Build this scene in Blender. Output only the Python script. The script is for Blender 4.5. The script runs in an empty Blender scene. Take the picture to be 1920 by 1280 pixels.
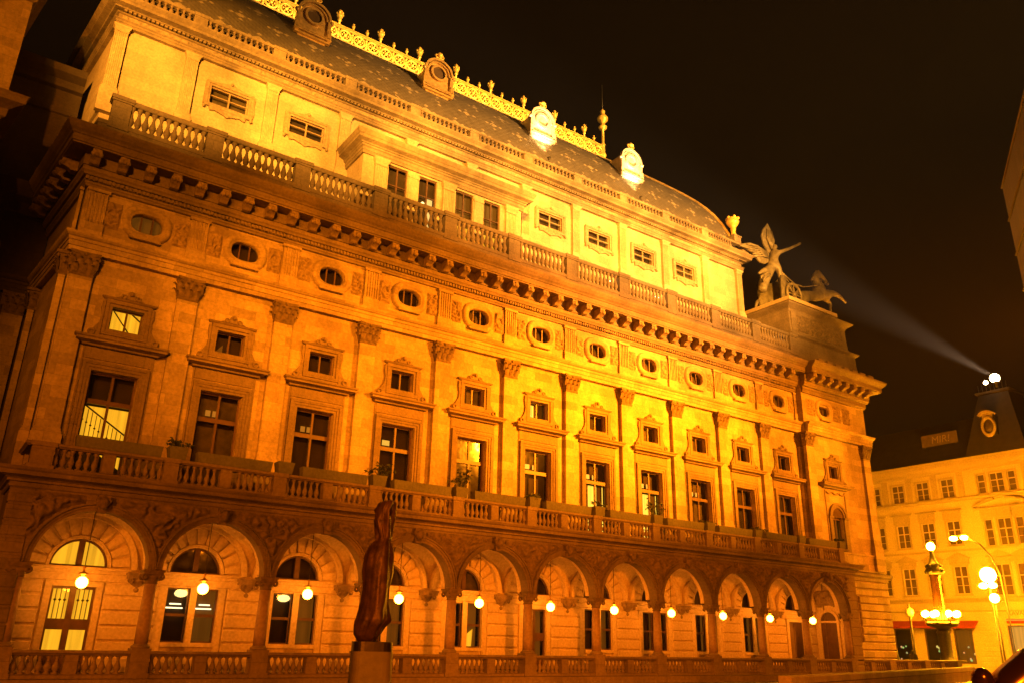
import bpy, math, random
from mathutils import Vector, Matrix, noise, Euler
random.seed(7)
PI = math.pi
SC = bpy.context.scene
COL = SC.collection

# ------------------------------------------------------------------ camera
def look(yaw, pitch, roll):
    cy, sy, cp, sp = math.cos(yaw), math.sin(yaw), math.cos(pitch), math.sin(pitch)
    f = Vector((sy*cp, cy*cp, sp)); r = Vector((cy, -sy, 0)); u = r.cross(f)
    c, s = math.cos(roll), math.sin(roll)
    r2 = c*r + s*u; u2 = -s*r + c*u
    return Matrix(((r2.x, u2.x, -f.x), (r2.y, u2.y, -f.y), (r2.z, u2.z, -f.z)))
CAM = Vector((-2.756, -30.692, 1.4))
cd = bpy.data.cameras.new('camera'); cam = bpy.data.objects.new('camera', cd); COL.objects.link(cam)
cd.sensor_fit = 'HORIZONTAL'; cd.sensor_width = 36; cd.lens = 1528.9/1920*36
cd.clip_start = 0.1; cd.clip_end = 2000
cam.matrix_world = Matrix.Translation(CAM) @ look(math.radians(35.0806), math.radians(20.1573), math.radians(1.3088)).to_4x4()
SC.camera = cam

# ------------------------------------------------------------------ night sky
W = bpy.data.worlds.new('World'); SC.world = W; W.use_nodes = True
bg = W.node_tree.nodes['Background']
bg.inputs[0].default_value = (1.0, 0.42, 0.10, 1); bg.inputs[1].default_value = 0.005
SC.view_settings.view_transform = 'Standard'; SC.view_settings.look = 'None'
SC.view_settings.exposure = 0; SC.view_settings.gamma = 1
SC.cycles.use_denoising = True
SC.cycles.max_bounces = 6; SC.cycles.diffuse_bounces = 3; SC.cycles.glossy_bounces = 3
SC.cycles.transparent_max_bounces = 8; SC.cycles.sample_clamp_indirect = 6
SC.cycles.use_light_tree = True

# ------------------------------------------------------------------ floodlights on the roofs round the square, plus added fill spots
SODIUM = (1.0, 0.245, 0.004); FILL_LIGHT = (1.0, 0.20, 0.003); WARM = (1.0, 0.37, 0.03)
def spot(loc, aim, power, size, blend, col, rad=0.4, name='flood_or_fill_lamp'):
    l = bpy.data.lights.new(name, 'SPOT'); l.energy = power; l.color = col
    l.spot_size = math.radians(size); l.spot_blend = blend; l.shadow_soft_size = rad
    o = bpy.data.objects.new(name, l); COL.objects.link(o); o.location = loc
    o.rotation_euler = (Vector(aim)-Vector(loc)).to_track_quat('-Z', 'Y').to_euler()
    return o
for ax, sx, pw in ((4, -16, 78000), (10, -8, 135000), (18, 46, 420000), (26, 46, 640000), (33, 47, 610000), (41, 48, 300000), (49, 50, 150000)):
    spot((sx, -38, 21.5), (ax, 1.7, 14.0), pw, 23, 1.0, SODIUM)
for k in range(6):
    ax = 3.5+7.7*k
    spot((-20+6*k, -44, 19.0), (ax, 5, 26.6), 520000, 14.5, .9, WARM, .5)
spot((46, -50, 24), (29, 8, 34.5), 600000, 42, 1, (1,.46,.09), .5)
spot((30, -30, 22), (48.0, 3, 25.8), 70000, 24, 1, WARM, .5)  # added unseen spot to brighten the bronze chariot
spot((-9, -42, 8), (2.0, -21, 2.5), 24000, 50, 1, FILL_LIGHT, .3)  # added fill from behind the camera to lift the dark statue
spot((-15, -24, 8), (13, 0, 3.0), 26000, 66, 1, FILL_LIGHT, .3)  # added unseen fill for the left part of the arcade
spot((13.5, -25.6, 7.5), (27, 0, 3.0), 36000, 90, 1, FILL_LIGHT, .3)  # added unseen fill for the arcade and balcony fronts

spot((64, -26, 9), (47.5, 1, 4.5), 60000, 36, 1, FILL_LIGHT, .3)  # added unseen fill for the lower storey of the pavilion

# ================================================================== mesh helper
class MB:
    def __init__(s): s.v = []; s.f = []; s.sm = []
    def add(s, V, F, smooth=False):
        n = len(s.v); s.v += [tuple(p) for p in V]; s.f += [tuple(i+n for i in f) for f in F]; s.sm += [smooth]*len(F); return s
    def box(s, x0, x1, y0, y1, z0, z1):
        return s.add([(x0,y0,z0),(x1,y0,z0),(x1,y1,z0),(x0,y1,z0),(x0,y0,z1),(x1,y0,z1),(x1,y1,z1),(x0,y1,z1)],
                     [(0,3,2,1),(4,5,6,7),(0,1,5,4),(1,2,6,5),(2,3,7,6),(3,0,4,7)])
    def cbox(s, x0, x1, y0, y1, z0, z1, c=.03):      # block with a chamfered front (front = low y)
        return s.add([(x0+c,y0,z0+c),(x1-c,y0,z0+c),(x1-c,y0,z1-c),(x0+c,y0,z1-c),
                      (x0,y0+c,z0),(x1,y0+c,z0),(x1,y0+c,z1),(x0,y0+c,z1),(x0,y1,z0),(x1,y1,z0),(x1,y1,z1),(x0,y1,z1)],
                     [(0,1,2,3),(0,4,5,1),(1,5,6,2),(2,6,7,3),(3,7,4,0),(4,8,9,5),(5,9,10,6),(6,10,11,7),(7,11,8,4),(8,11,10,9)])
    def lathe(s, prof, c=(0,0,0), n=12, sx=1, sy=1, smooth=True):
        V = []; F = []; m = len(prof)
        for r, z in prof:
            for k in range(n):
                a = 2*PI*k/n; V.append((c[0]+r*sx*math.cos(a), c[1]+r*sy*math.sin(a), c[2]+z))
        for i in range(m-1):
            for k in range(n):
                F.append((i*n+k, i*n+(k+1)%n, (i+1)*n+(k+1)%n, (i+1)*n+k))
        F.append(tuple(range(n-1,-1,-1))); F.append(tuple(range((m-1)*n, m*n)))
        return s.add(V, F, smooth)
    def prism(s, poly, y0, y1):                      # poly in (x,z), counter-clockwise seen from -y
        n = len(poly)
        V = [(x,y0,z) for x,z in poly]+[(x,y1,z) for x,z in poly]
        F = [tuple(range(n)), tuple(range(2*n-1,n-1,-1))]+[(i, n+i, n+(i+1)%n, (i+1)%n) for i in range(n)]
        return s.add(V, F)
    def sweep(s, path, prof, closed=False):          # outward = right hand of the path; prof (out,z) from bottom to top
        n = len(path); V = []; F = []; m = len(prof)
        def nrm(a, b):
            d = Vector((b[0]-a[0], b[1]-a[1])).normalized(); return Vector((d.y, -d.x))
        for i, p in enumerate(path):
            if closed: n1, n2 = nrm(path[i-1], p), nrm(p, path[(i+1)%n])
            else:
                n1 = nrm(path[i-1], p) if i else nrm(p, path[1]); n2 = nrm(p, path[i+1]) if i < n-1 else n1
            k = (n1+n2); k = k/max(k.dot(n1), .2)
            for o, z in prof: V.append((p[0]+k.x*o, p[1]+k.y*o, z))
        for i in range(n if closed else n-1):
            j = (i+1) % n
            for q in range(m-1): F.append((i*m+q, j*m+q, j*m+q+1, i*m+q+1))
        if not closed: F.append(tuple(range(m-1,-1,-1))); F.append(tuple((n-1)*m+q for q in range(m)))
        return s.add(V, F)
    def tube(s, pts, r, n=6, smooth=True):
        V = []; F = []; pts = [Vector(p) for p in pts]
        rr = r if isinstance(r, (list, tuple)) else [r]*len(pts)
        for i, p in enumerate(pts):
            t = (pts[min(i+1, len(pts)-1)]-pts[max(i-1, 0)]).normalized()
            a = t.cross(Vector((0,0,1)));
            if a.length < 1e-3: a = t.cross(Vector((0,1,0)))
            a.normalize(); b = t.cross(a)
            for k in range(n):
                q = 2*PI*k/n; V.append(p+(a*math.cos(q)+b*math.sin(q))*rr[i])
        for i in range(len(pts)-1):
            for k in range(n): F.append((i*n+k, i*n+(k+1)%n, (i+1)*n+(k+1)%n, (i+1)*n+k))
        F.append(tuple(range(n-1,-1,-1))); F.append(tuple((len(pts)-1)*n+k for k in range(n)))
        return s.add(V, F, smooth)
    def ball(s, c, r, n=12, m=8, sz=1):
        prof = [(max(r*math.sin(PI*i/m), .002), -r*sz*math.cos(PI*i/m)) for i in range(m+1)]
        return s.lathe(prof, c, n)
    def torus(s, c, R, r, axis='y', n=20, m=6, a0=0, a1=2*PI, sx=1, sz=1):
        pts = []
        full = abs(a1-a0-2*PI) < 1e-3; V = []; F = []
        for i in range(n if full else n+1):
            a = a0+(a1-a0)*i/n
            for k in range(m):
                b = 2*PI*k/m; x = (R+r*math.cos(b))*math.cos(a)*sx; z = (R+r*math.cos(b))*math.sin(a)*sz; y = r*math.sin(b)
                V.append((c[0]+x, c[1]+y, c[2]+z) if axis == 'y' else (c[0]+x, c[1]+z, c[2]+y))
        N = n if full else n+1
        for i in range(n):
            j = (i+1) % N
            for k in range(m): F.append((i*m+k, i*m+(k+1)%m, j*m+(k+1)%m, j*m+k))
        return s.add(V, F, True)
    def arcband(s, cx, cz, ra, rb, y0, y1, a0=0, a1=PI, n=18):   # flat ring segment with thickness, ra<rb
        V = []; F = []
        for i in range(n+1):
            a = a0+(a1-a0)*i/n; c, q = math.cos(a), math.sin(a)
            V += [(cx+ra*c,y0,cz+ra*q),(cx+rb*c,y0,cz+rb*q),(cx+rb*c,y1,cz+rb*q),(cx+ra*c,y1,cz+ra*q)]
        for i in range(n):
            o = 4*i
            F += [(o,o+1,o+5,o+4),(o+1,o+2,o+6,o+5),(o+3,o,o+4,o+7),(o+2,o+3,o+7,o+6)]
        F += [(0,3,2,1), (4*n,4*n+1,4*n+2,4*n+3)]
        return s.add(V, F)
    def holes(s, x0, x1, z0, z1, y, hs, depth=.3):    # wall sheet in plane y with rectangular openings and their reveals
        xs = sorted({x0, x1, *[h[0] for h in hs], *[h[1] for h in hs]}); zs = sorted({z0, z1, *[h[2] for h in hs], *[h[3] for h in hs]})
        idx = {}; V = []; F = []
        def vi(x, z, yy):
            k = (x, z, yy)
            if k not in idx: idx[k] = len(V); V.append((x, yy, z))
            return idx[k]
        for a, b in zip(xs, xs[1:]):
            for c, d in zip(zs, zs[1:]):
                mx, mz = (a+b)/2, (c+d)/2
                if any(h[0] < mx < h[1] and h[2] < mz < h[3] for h in hs): continue
                F.append((vi(a,c,y), vi(b,c,y), vi(b,d,y), vi(a,d,y)))
        for a, b, c, d in hs:
            q = [(a,c),(b,c),(b,d),(a,d)]
            for i in range(4):
                (p1, r1), (p2, r2) = q[i], q[(i+1)%4]
                F.append((vi(p2,r2,y), vi(p1,r1,y), vi(p1,r1,y+depth), vi(p2,r2,y+depth)))
        return s.add(V, F)
    def mesh(s, name, mat):
        me = bpy.data.meshes.new(name); me.from_pydata(s.v, [], s.f)
        me.polygons.foreach_set('use_smooth', s.sm); me.materials.append(mat); me.update(); return me
    def build(s, name, mat, parent=None, loc=None):
        return put(name, s.mesh(name, mat), parent, loc)
def put(name, me, parent=None, loc=None, rz=0, scale=None):
    o = bpy.data.objects.new(name, me); COL.objects.link(o)
    if parent: o.parent = parent
    if loc: o.location = loc
    if rz: o.rotation_euler = (0,0,rz)
    if scale: o.scale = scale
    return o
def tag(o, label, cat, group=None):
    o['label'] = label; o['category'] = cat
    if group: o['group'] = group
    return o
def thing(name, label, cat, loc=(0,0,0), group=None, rz=0):
    o = bpy.data.objects.new(name, None); COL.objects.link(o); o.location = loc; o.rotation_euler = (0,0,rz)
    o.empty_display_size = .2
    return tag(o, label, cat, group)
def struct(o): o['kind'] = 'structure'; return o
def stuff(o): o['kind'] = 'stuff'; return o
def copy_tree(o, parent=None, loc=None):
    c = o.copy(); COL.objects.link(c)
    if parent: c.parent = parent
    if loc is not None: c.location = loc
    for ch in list(o.children): copy_tree(ch, c)
    return c
def skin(name, pts, edges, mat, levels=1, root=0):
    me = bpy.data.meshes.new(name); me.from_pydata([p[:3] for p in pts], edges, []); me.update()
    o = bpy.data.objects.new(name, me); COL.objects.link(o)
    m = o.modifiers.new('s', 'SKIN'); m.use_smooth_shade = True
    sv = me.skin_vertices[0].data
    for i, p in enumerate(pts):
        r = p[3]; sv[i].radius = (r, r) if not isinstance(r, tuple) else r
        sv[i].use_root = (i == root)
    if levels:
        b = o.modifiers.new('b', 'SUBSURF'); b.levels = levels; b.render_levels = levels
    dg = bpy.context.evaluated_depsgraph_get(); ev = o.evaluated_get(dg)
    r = bpy.data.meshes.new_from_object(ev, depsgraph=dg); r.name = name
    bpy.data.objects.remove(o); bpy.data.meshes.remove(me)
    r.materials.clear(); r.materials.append(mat)
    for p in r.polygons: p.use_smooth = True
    return r
def text_mesh(name, txt, size, mat, depth=.04, shear=0):
    cu = bpy.data.curves.new(name, 'FONT'); cu.body = txt; cu.size = size; cu.extrude = depth; cu.align_x = 'CENTER'; cu.shear = shear
    o = bpy.data.objects.new(name, cu); COL.objects.link(o)
    dg = bpy.context.evaluated_depsgraph_get()
    r = bpy.data.meshes.new_from_object(o.evaluated_get(dg), depsgraph=dg); bpy.data.objects.remove(o)
    r.transform(Matrix.Rotation(PI/2, 4, 'X')); r.materials.clear(); r.materials.append(mat); return r

# ================================================================== materials
def nt(name):
    m = bpy.data.materials.new(name); m.use_nodes = True; t = m.node_tree
    return m, t, t.nodes['Principled BSDF'], t.nodes.new, t.links.new
def stone(name, col, dark, bw=1.1, bh=.42, brick=.22, stain=.6, rough=.85, bump=.35, mortar=.6):
    m, t, b, N, L = nt(name)
    g = N('ShaderNodeNewGeometry'); sp = N('ShaderNodeSeparateXYZ'); L(g.outputs['Position'], sp.inputs[0])
    ad = N('ShaderNodeMath'); ad.operation = 'ADD'; L(sp.outputs[0], ad.inputs[0]); L(sp.outputs[1], ad.inputs[1])
    cb = N('ShaderNodeCombineXYZ'); L(ad.outputs[0], cb.inputs[0]); L(sp.outputs[2], cb.inputs[1])
    br = N('ShaderNodeTexBrick'); L(cb.outputs[0], br.inputs['Vector'])
    br.inputs['Scale'].default_value = 1; br.inputs['Brick Width'].default_value = bw; br.inputs['Row Height'].default_value = bh
    br.inputs['Mortar Size'].default_value = .008; br.inputs['Mortar Smooth'].default_value = .6; br.inputs['Bias'].default_value = 0
    br.inputs['Color1'].default_value = (1,1,1,1); br.inputs['Color2'].default_value = (1-brick,)*3+(1,); br.inputs['Mortar'].default_value = (mortar,)*3+(1,)
    n1 = N('ShaderNodeTexNoise'); n1.inputs['Scale'].default_value = .55; n1.inputs['Detail'].default_value = 6; n1.inputs['Roughness'].default_value = .62
    mp = N('ShaderNodeMapping'); mp.inputs['Scale'].default_value = (1,1,.45); L(g.outputs['Position'], mp.inputs[0]); L(mp.outputs[0], n1.inputs['Vector'])
    r1 = N('ShaderNodeValToRGB'); r1.color_ramp.elements[0].position = .36; r1.color_ramp.elements[1].position = .66
    r1.color_ramp.elements[0].color = (*dark, 1); r1.color_ramp.elements[1].color = (*col, 1); L(n1.outputs[0], r1.inputs[0])
    mx = N('ShaderNodeMix'); mx.data_type = 'RGBA'; mx.inputs[0].default_value = stain
    mx.inputs[6].default_value = (*col, 1); L(r1.outputs[0], mx.inputs[7])
    n2 = N('ShaderNodeTexNoise'); n2.inputs['Scale'].default_value = 9; n2.inputs['Detail'].default_value = 5; L(g.outputs['Position'], n2.inputs['Vector'])
    rr = N('ShaderNodeMapRange'); L(n2.outputs[0], rr.inputs[0]); rr.inputs[1].default_value = .3; rr.inputs[2].default_value = .7; rr.inputs[3].default_value = .78; rr.inputs[4].default_value = 1.12
    m1 = N('ShaderNodeMix'); m1.data_type = 'RGBA'; m1.blend_type = 'MULTIPLY'; m1.inputs[0].default_value = 1
    L(mx.outputs[2], m1.inputs[6]); L(br.outputs[0], m1.inputs[7])
    m2 = N('ShaderNodeMix'); m2.data_type = 'RGBA'; m2.blend_type = 'MULTIPLY'; m2.inputs[0].default_value = 1
    L(m1.outputs[2], m2.inputs[6]); L(rr.outputs[0], m2.inputs[7])
    L(m2.outputs[2], b.inputs['Base Color']); b.inputs['Roughness'].default_value = rough
    bp = N('ShaderNodeBump'); bp.inputs['Strength'].default_value = bump; bp.inputs['Distance'].default_value = .03
    a2 = N('ShaderNodeMath'); a2.operation = 'MULTIPLY_ADD'; L(br.outputs['Fac'], a2.inputs[0]); a2.inputs[1].default_value = -.5; L(n2.outputs[0], a2.inputs[2])
    L(a2.outputs[0], bp.inputs['Height']); L(bp.outputs[0], b.inputs['Normal'])
    return m
def plain(name, col, rough=.5, metal=0, var=.25, scale=6, bump=.1):
    m, t, b, N, L = nt(name)
    g = N('ShaderNodeNewGeometry'); n = N('ShaderNodeTexNoise'); n.inputs['Scale'].default_value = scale; n.inputs['Detail'].default_value = 5
    L(g.outputs['Position'], n.inputs['Vector'])
    r = N('ShaderNodeValToRGB'); r.color_ramp.elements[0].position = .3; r.color_ramp.elements[1].position = .7
    r.color_ramp.elements[0].color = tuple(c*(1-var) for c in col)+(1,); r.color_ramp.elements[1].color = tuple(min(1, c*(1+var*.6)) for c in col)+(1,)
    L(n.outputs[0], r.inputs[0]); L(r.outputs[0], b.inputs['Base Color'])
    b.inputs['Roughness'].default_value = rough; b.inputs['Metallic'].default_value = metal
    if bump:
        bp = N('ShaderNodeBump'); bp.inputs['Strength'].default_value = bump; bp.inputs['Distance'].default_value = .02
        L(n.outputs[0], bp.inputs['Height']); L(bp.outputs[0], b.inputs['Normal'])
    return m
def glow(name, col, k):
    m, t, b, N, L = nt(name); b.inputs['Base Color'].default_value = (.1,.08,.05, 1)
    b.inputs['Emission Color'].default_value = (*col, 1); b.inputs['Emission Strength'].default_value = k; return m
def lit_room(name, col, k):      # wall of a lit room seen through the glass: streaky curtain folds
    m, t, b, N, L = nt(name); g = N('ShaderNodeNewGeometry'); mp = N('ShaderNodeMapping'); mp.inputs['Scale'].default_value = (5,5,.25)
    L(g.outputs['Position'], mp.inputs[0]); n = N('ShaderNodeTexNoise'); n.inputs['Scale'].default_value = 1.3; L(mp.outputs[0], n.inputs['Vector'])
    r = N('ShaderNodeMapRange'); L(n.outputs[0], r.inputs[0]); r.inputs[1].default_value = .3; r.inputs[2].default_value = .7; r.inputs[3].default_value = k*.7; r.inputs[4].default_value = k*1.15
    b.inputs['Base Color'].default_value = (.06,.045,.025, 1); b.inputs['Emission Color'].default_value = (*col, 1); L(r.outputs[0], b.inputs['Emission Strength']); return m
def glassmat(name):
    m, t, b, N, L = nt(name); t.nodes.remove(b); o = t.nodes['Material Output']
    tr = N('ShaderNodeBsdfTransparent'); tr.inputs[0].default_value = (.8,.82,.8,1); gl = N('ShaderNodeBsdfGlossy'); gl.inputs['Roughness'].default_value = .06
    fr = N('ShaderNodeFresnel'); fr.inputs[0].default_value = 1.6
    g = N('ShaderNodeNewGeometry'); n = N('ShaderNodeTexNoise'); n.inputs['Scale'].default_value = 1.4; L(g.outputs['Position'], n.inputs['Vector'])
    bp = N('ShaderNodeBump'); bp.inputs['Strength'].default_value = .12; bp.inputs['Distance'].default_value = .05; L(n.outputs[0], bp.inputs['Height']); L(bp.outputs[0], gl.inputs['Normal'])
    mx = N('ShaderNodeMixShader'); L(fr.outputs[0], mx.inputs[0]); L(tr.outputs[0], mx.inputs[1]); L(gl.outputs[0], mx.inputs[2]); L(mx.outputs[0], o.inputs[0]); return m
def roofmat():
    m, t, b, N, L = nt('patterned_slate')
    g = N('ShaderNodeNewGeometry'); sp = N('ShaderNodeSeparateXYZ'); L(g.outputs['Position'], sp.inputs[0])
    def M(op, a, bb=None, c=None):
        q = N('ShaderNodeMath'); q.operation = op
        for i, v in enumerate((a, bb, c)):
            if v is None: continue
            if isinstance(v, (int, float)): q.inputs[i].default_value = v
            else: L(v, q.inputs[i])
        return q.outputs[0]
    sl = M('SUBTRACT', sp.outputs[2], M('MULTIPLY', sp.outputs[1], -.55))
    v = M('DIVIDE', sl, 1.55); row = M('FLOOR', v); u = M('DIVIDE', sp.outputs[0], 2.0); u = M('ADD', u, M('MULTIPLY', row, .5))
    du = M('ABSOLUTE', M('SUBTRACT', M('FRACT', u), .5)); dv = M('ABSOLUTE', M('SUBTRACT', M('FRACT', v), .5))
    d0 = M('LESS_THAN', M('ADD', du, dv), .15)
    d1 = M('LESS_THAN', M('ADD', M('ABSOLUTE', M('SUBTRACT', du, .25)), dv), .075)
    d2 = M('LESS_THAN', M('ADD', du, M('ABSOLUTE', M('SUBTRACT', dv, .27))), .075)
    pat = M('MAXIMUM', d0, M('MAXIMUM', d1, d2))
    n = N('ShaderNodeTexNoise'); n.inputs['Scale'].default_value = 2.2; n.inputs['Detail'].default_value = 6; L(g.outputs['Position'], n.inputs['Vector'])
    pat = M('MULTIPLY', pat, M('GREATER_THAN', n.outputs[0], .42))
    r = N('ShaderNodeValToRGB'); r.color_ramp.elements[0].color = (.055,.046,.037,1); r.color_ramp.elements[1].color = (.13,.11,.088,1); L(n.outputs[0], r.inputs[0])
    mx = N('ShaderNodeMix'); mx.data_type = 'RGBA'; L(pat, mx.inputs[0]); L(r.outputs[0], mx.inputs[6]); mx.inputs[7].default_value = (.26,.21,.15,1)
    L(mx.outputs[2], b.inputs['Base Color']); b.inputs['Roughness'].default_value = .55
    k1 = M('ABSOLUTE', M('SUBTRACT', M('FRACT', M('ADD', M('MULTIPLY', sp.outputs[0], 2.6), M('MULTIPLY', sl, 2.6))), .5))
    k2 = M('ABSOLUTE', M('SUBTRACT', M('FRACT', M('SUBTRACT', M('MULTIPLY', sp.outputs[0], 2.6), M('MULTIPLY', sl, 2.6))), .5))
    bp = N('ShaderNodeBump'); bp.inputs['Strength'].default_value = .8; bp.inputs['Distance'].default_value = .06; L(M('MINIMUM', k1, k2), bp.inputs['Height']); L(bp.outputs[0], b.inputs['Normal'])
    return m

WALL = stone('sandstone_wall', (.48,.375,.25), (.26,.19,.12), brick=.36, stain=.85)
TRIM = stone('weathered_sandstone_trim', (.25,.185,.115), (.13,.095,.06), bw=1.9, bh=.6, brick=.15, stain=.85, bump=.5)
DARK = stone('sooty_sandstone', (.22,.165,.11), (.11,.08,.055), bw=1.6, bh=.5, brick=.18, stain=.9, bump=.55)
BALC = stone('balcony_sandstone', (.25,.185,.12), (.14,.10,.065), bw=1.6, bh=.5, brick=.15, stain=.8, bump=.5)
PLAST = stone('loggia_plaster', (.58,.46,.29), (.46,.355,.22), bw=3, bh=4, brick=.05, stain=.5, bump=.15, mortar=.95)
TOWER = stone('pale_tower_stone', (.50,.42,.29), (.33,.25,.155), bw=1.25, bh=.46, brick=.2, stain=.9, bump=.25, mortar=.8)
TTRIM = stone('tower_cornice_stone', (.33,.26,.165), (.13,.095,.06), bw=1.4, bh=.5, brick=.12, stain=.95, bump=.5)
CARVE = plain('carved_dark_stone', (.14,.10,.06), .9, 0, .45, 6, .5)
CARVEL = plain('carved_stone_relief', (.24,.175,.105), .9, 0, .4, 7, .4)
CARVET = plain('carved_tower_relief', (.28,.215,.135), .9, 0, .35, 7, .4)
GRANITE = stone('pink_granite_wall', (.30,.20,.14), (.22,.14,.10), bw=9, bh=9, brick=0, stain=.5, rough=.6)
WOOD = plain('brown_painted_wood', (.085,.043,.02), .5, 0, .3, 4)
WOODL = plain('pale_painted_wood', (.30,.22,.14), .5, 0, .2, 4)
GLASS = glassmat('window_glass')
ROOM = plain('dark_room', (.035,.022,.013), .9, 0, .5, 1.3, 0)
CURT = plain('drawn_curtain', (.09,.065,.03), .9, 0, .45, 3, .3)
LIT = lit_room('lit_room_wall', (1,.43,.015), 1.35)
LITW = lit_room('bright_room_wall', (1,.56,.05), 1.9)
LITD = lit_room('dim_lit_room', (1,.30,.02), .13)
PAPER = glow('glowing_pane_paper', (1,.52,.06), 1.1)  # paper on the panes; its brightness is put in as glow
GLOBE = glow('opal_globe', (1,.275,.0145), 82)
STREET = glow('sodium_globe', (1,.34,.005), 950)
FLOODW = glow('floodlight_lens', (1,.72,.34), 22)
FLOODL = glow('ledge_floodlight_lens', (1,.75,.35), 8)
BRASS = plain('dull_brass', (.45,.28,.09), .4, .7, .2, 20)
IRON = plain('dark_cast_iron', (.05,.042,.035), .5, .5, .3, 10)
GOLD = plain('gilded_metal', (.95,.60,.13), .4, .25, .3, 5, .2)
GOLDD = plain('gilded_copper', (.55,.36,.12), .38, .25, .35, 5, .2)
ZINC = plain('pale_zinc', (.55,.48,.38), .45, .3, .2, 5, .1)
BRONZE = plain('brown_bronze', (.11,.052,.02), .5, .4, .5, 9, .9)
BRONZES = plain('polished_bronze', (.20,.09,.04), .20, .85, .3, 4, .05)
BRONZEP = plain('weathered_bronze', (.185,.155,.09), .5, .15, .4, 3, .4)
SLATE = roofmat()
COPPER = plain('dark_metal_roof', (.022,.012,.006), .75, 0, .4, 2)
LEAF = plain('dark_green_leaves', (.035,.05,.018), .6, 0, .4, 12, 0)
SOIL = stone('planter_concrete', (.13,.125,.095), (.08,.078,.06), bw=9, bh=9, brick=0, stain=.8)
STUCCO = stone('ochre_stucco', (.50,.38,.21), (.42,.31,.17), bw=9, bh=.5, brick=.02, stain=.6, bump=.15, mortar=.9)
STUCCOT = stone('stucco_mouldings', (.38,.28,.155), (.30,.21,.11), bw=9, bh=9, brick=0, stain=.5, bump=.15)
WHITEP = plain('white_window_paint', (.42,.32,.19), .5, 0, .1, 5)
DGLASS = plain('dark_reflecting_glass', (.10,.065,.035), .12, 0, .3, 2, 0)
REDAWN = plain('red_awning_canvas', (.26,.02,.008), .8, 0, .2, 6)
REDNEON = glow('red_neon_tube', (1,.06,.012), 4)
SHOP = lit_room('lit_shop_interior', (1,.50,.08), .7)
SHOPW = glow('white_shop_light', (1,.86,.50), 7)
TILE = stone('brown_glass_blocks', (.11,.07,.038), (.07,.043,.024), bw=.55, bh=1.3, brick=.5, stain=.6, rough=.35, mortar=.15)
CLOTH = plain('dark_coat', (.03,.025,.02), .9, 0, .3, 8)
SKIN = plain('skin', (.45,.28,.18), .6, 0, .1, 8, 0)
BANNER = plain('dark_banner_cloth', (.085,.05,.03), .9, 0, .3, 3)
CHALK = plain('pale_letter_paint', (.20,.13,.065), .8, 0, .3, 8)
def ground_mat(name, c1, c2, sc, rough):
    m, t, b, N, L = nt(name); g = N('ShaderNodeNewGeometry'); v = N('ShaderNodeTexVoronoi'); v.inputs['Scale'].default_value = sc; v.feature = 'DISTANCE_TO_EDGE'
    L(g.outputs['Position'], v.inputs['Vector']); n = N('ShaderNodeTexNoise'); n.inputs['Scale'].default_value = .7; n.inputs['Detail'].default_value = 7; L(g.outputs['Position'], n.inputs['Vector'])
    r = N('ShaderNodeValToRGB'); r.color_ramp.elements[0].color = (*c1,1); r.color_ramp.elements[1].color = (*c2,1); L(n.outputs[0], r.inputs[0])
    k = N('ShaderNodeMapRange'); L(v.outputs[0], k.inputs[0]); k.inputs[2].default_value = .06; k.inputs[3].default_value = .5; k.inputs[4].default_value = 1
    mx = N('ShaderNodeMix'); mx.data_type = 'RGBA'; mx.blend_type = 'MULTIPLY'; mx.inputs[0].default_value = 1; L(r.outputs[0], mx.inputs[6]); L(k.outputs[0], mx.inputs[7])
    L(mx.outputs[2], b.inputs['Base Color']); b.inputs['Roughness'].default_value = rough
    bp = N('ShaderNodeBump'); bp.inputs['Strength'].default_value = .4; bp.inputs['Distance'].default_value = .02; L(k.outputs[0], bp.inputs['Height']); L(bp.outputs[0], b.inputs['Normal']); return m
SOOT_SHADE = stone('sooty_shaded_stone', (.06,.043,.028), (.03,.02,.013), bw=1.2, bh=.45, brick=.2, stain=.9)  # sooty stone, darkened further: the wing's shade is put into the colour
COBBLE = ground_mat('granite_setts', (.09,.07,.055), (.17,.13,.10), 7, .55)
ASPH = ground_mat('worn_asphalt', (.04,.036,.032), (.065,.058,.05), 30, .7)

# ================================================================== setting
G = -0.3
struct(MB().box(-300, 500, -300, 500, G-.4, G).build('ground', COBBLE))
struct(MB().box(55.5, 74.0, -200, 300, G, G+.004).build('road', ASPH))

# ================================================================== the theatre
BAY = 4.0; NB = 11
th = thing('theatre', 'large floodlit sandstone theatre with arcade, balcony, tall windows and patterned mansard roof', 'theatre', (0,0,0))
YA, YP, YW, YB = -.24, 1.735, 1.95, 2.2
def cx(i): return 2+4*i
def part(mb, name, mat, parent=th, loc=None): return mb.build(name, mat, parent, loc)

def relief_mesh(name, mat, w, h, dep, inside, seed, nx=30, nz=24, fr=2.6):
    V = []; F = []; idx = {}
    for j in range(nz+1):
        for i in range(nx+1):
            x = -w/2+w*i/nx; z = -h/2+h*j/nz
            e = inside(x, z)
            if e < -.05: continue
            p = Vector((x*fr, z*fr, seed*3.7))
            q = noise.noise(p+Vector((noise.noise(p*.8)*1.8, noise.noise(p*.8+Vector((9,3,1)))*1.8, 0)))
            a = 1-abs(q)*2.1; d = max(0, a)*dep*min(1, max(0, e)*7)
            idx[i, j] = len(V); V.append((x, -d-.003, z))
    for j in range(nz):
        for i in range(nx):
            q = [(i,j),(i+1,j),(i+1,j+1),(i,j+1)]
            if all(k in idx for k in q): F.append(tuple(idx[k] for k in q))
    mb = MB().add(V, F, True); return mb.mesh(name, mat)

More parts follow.
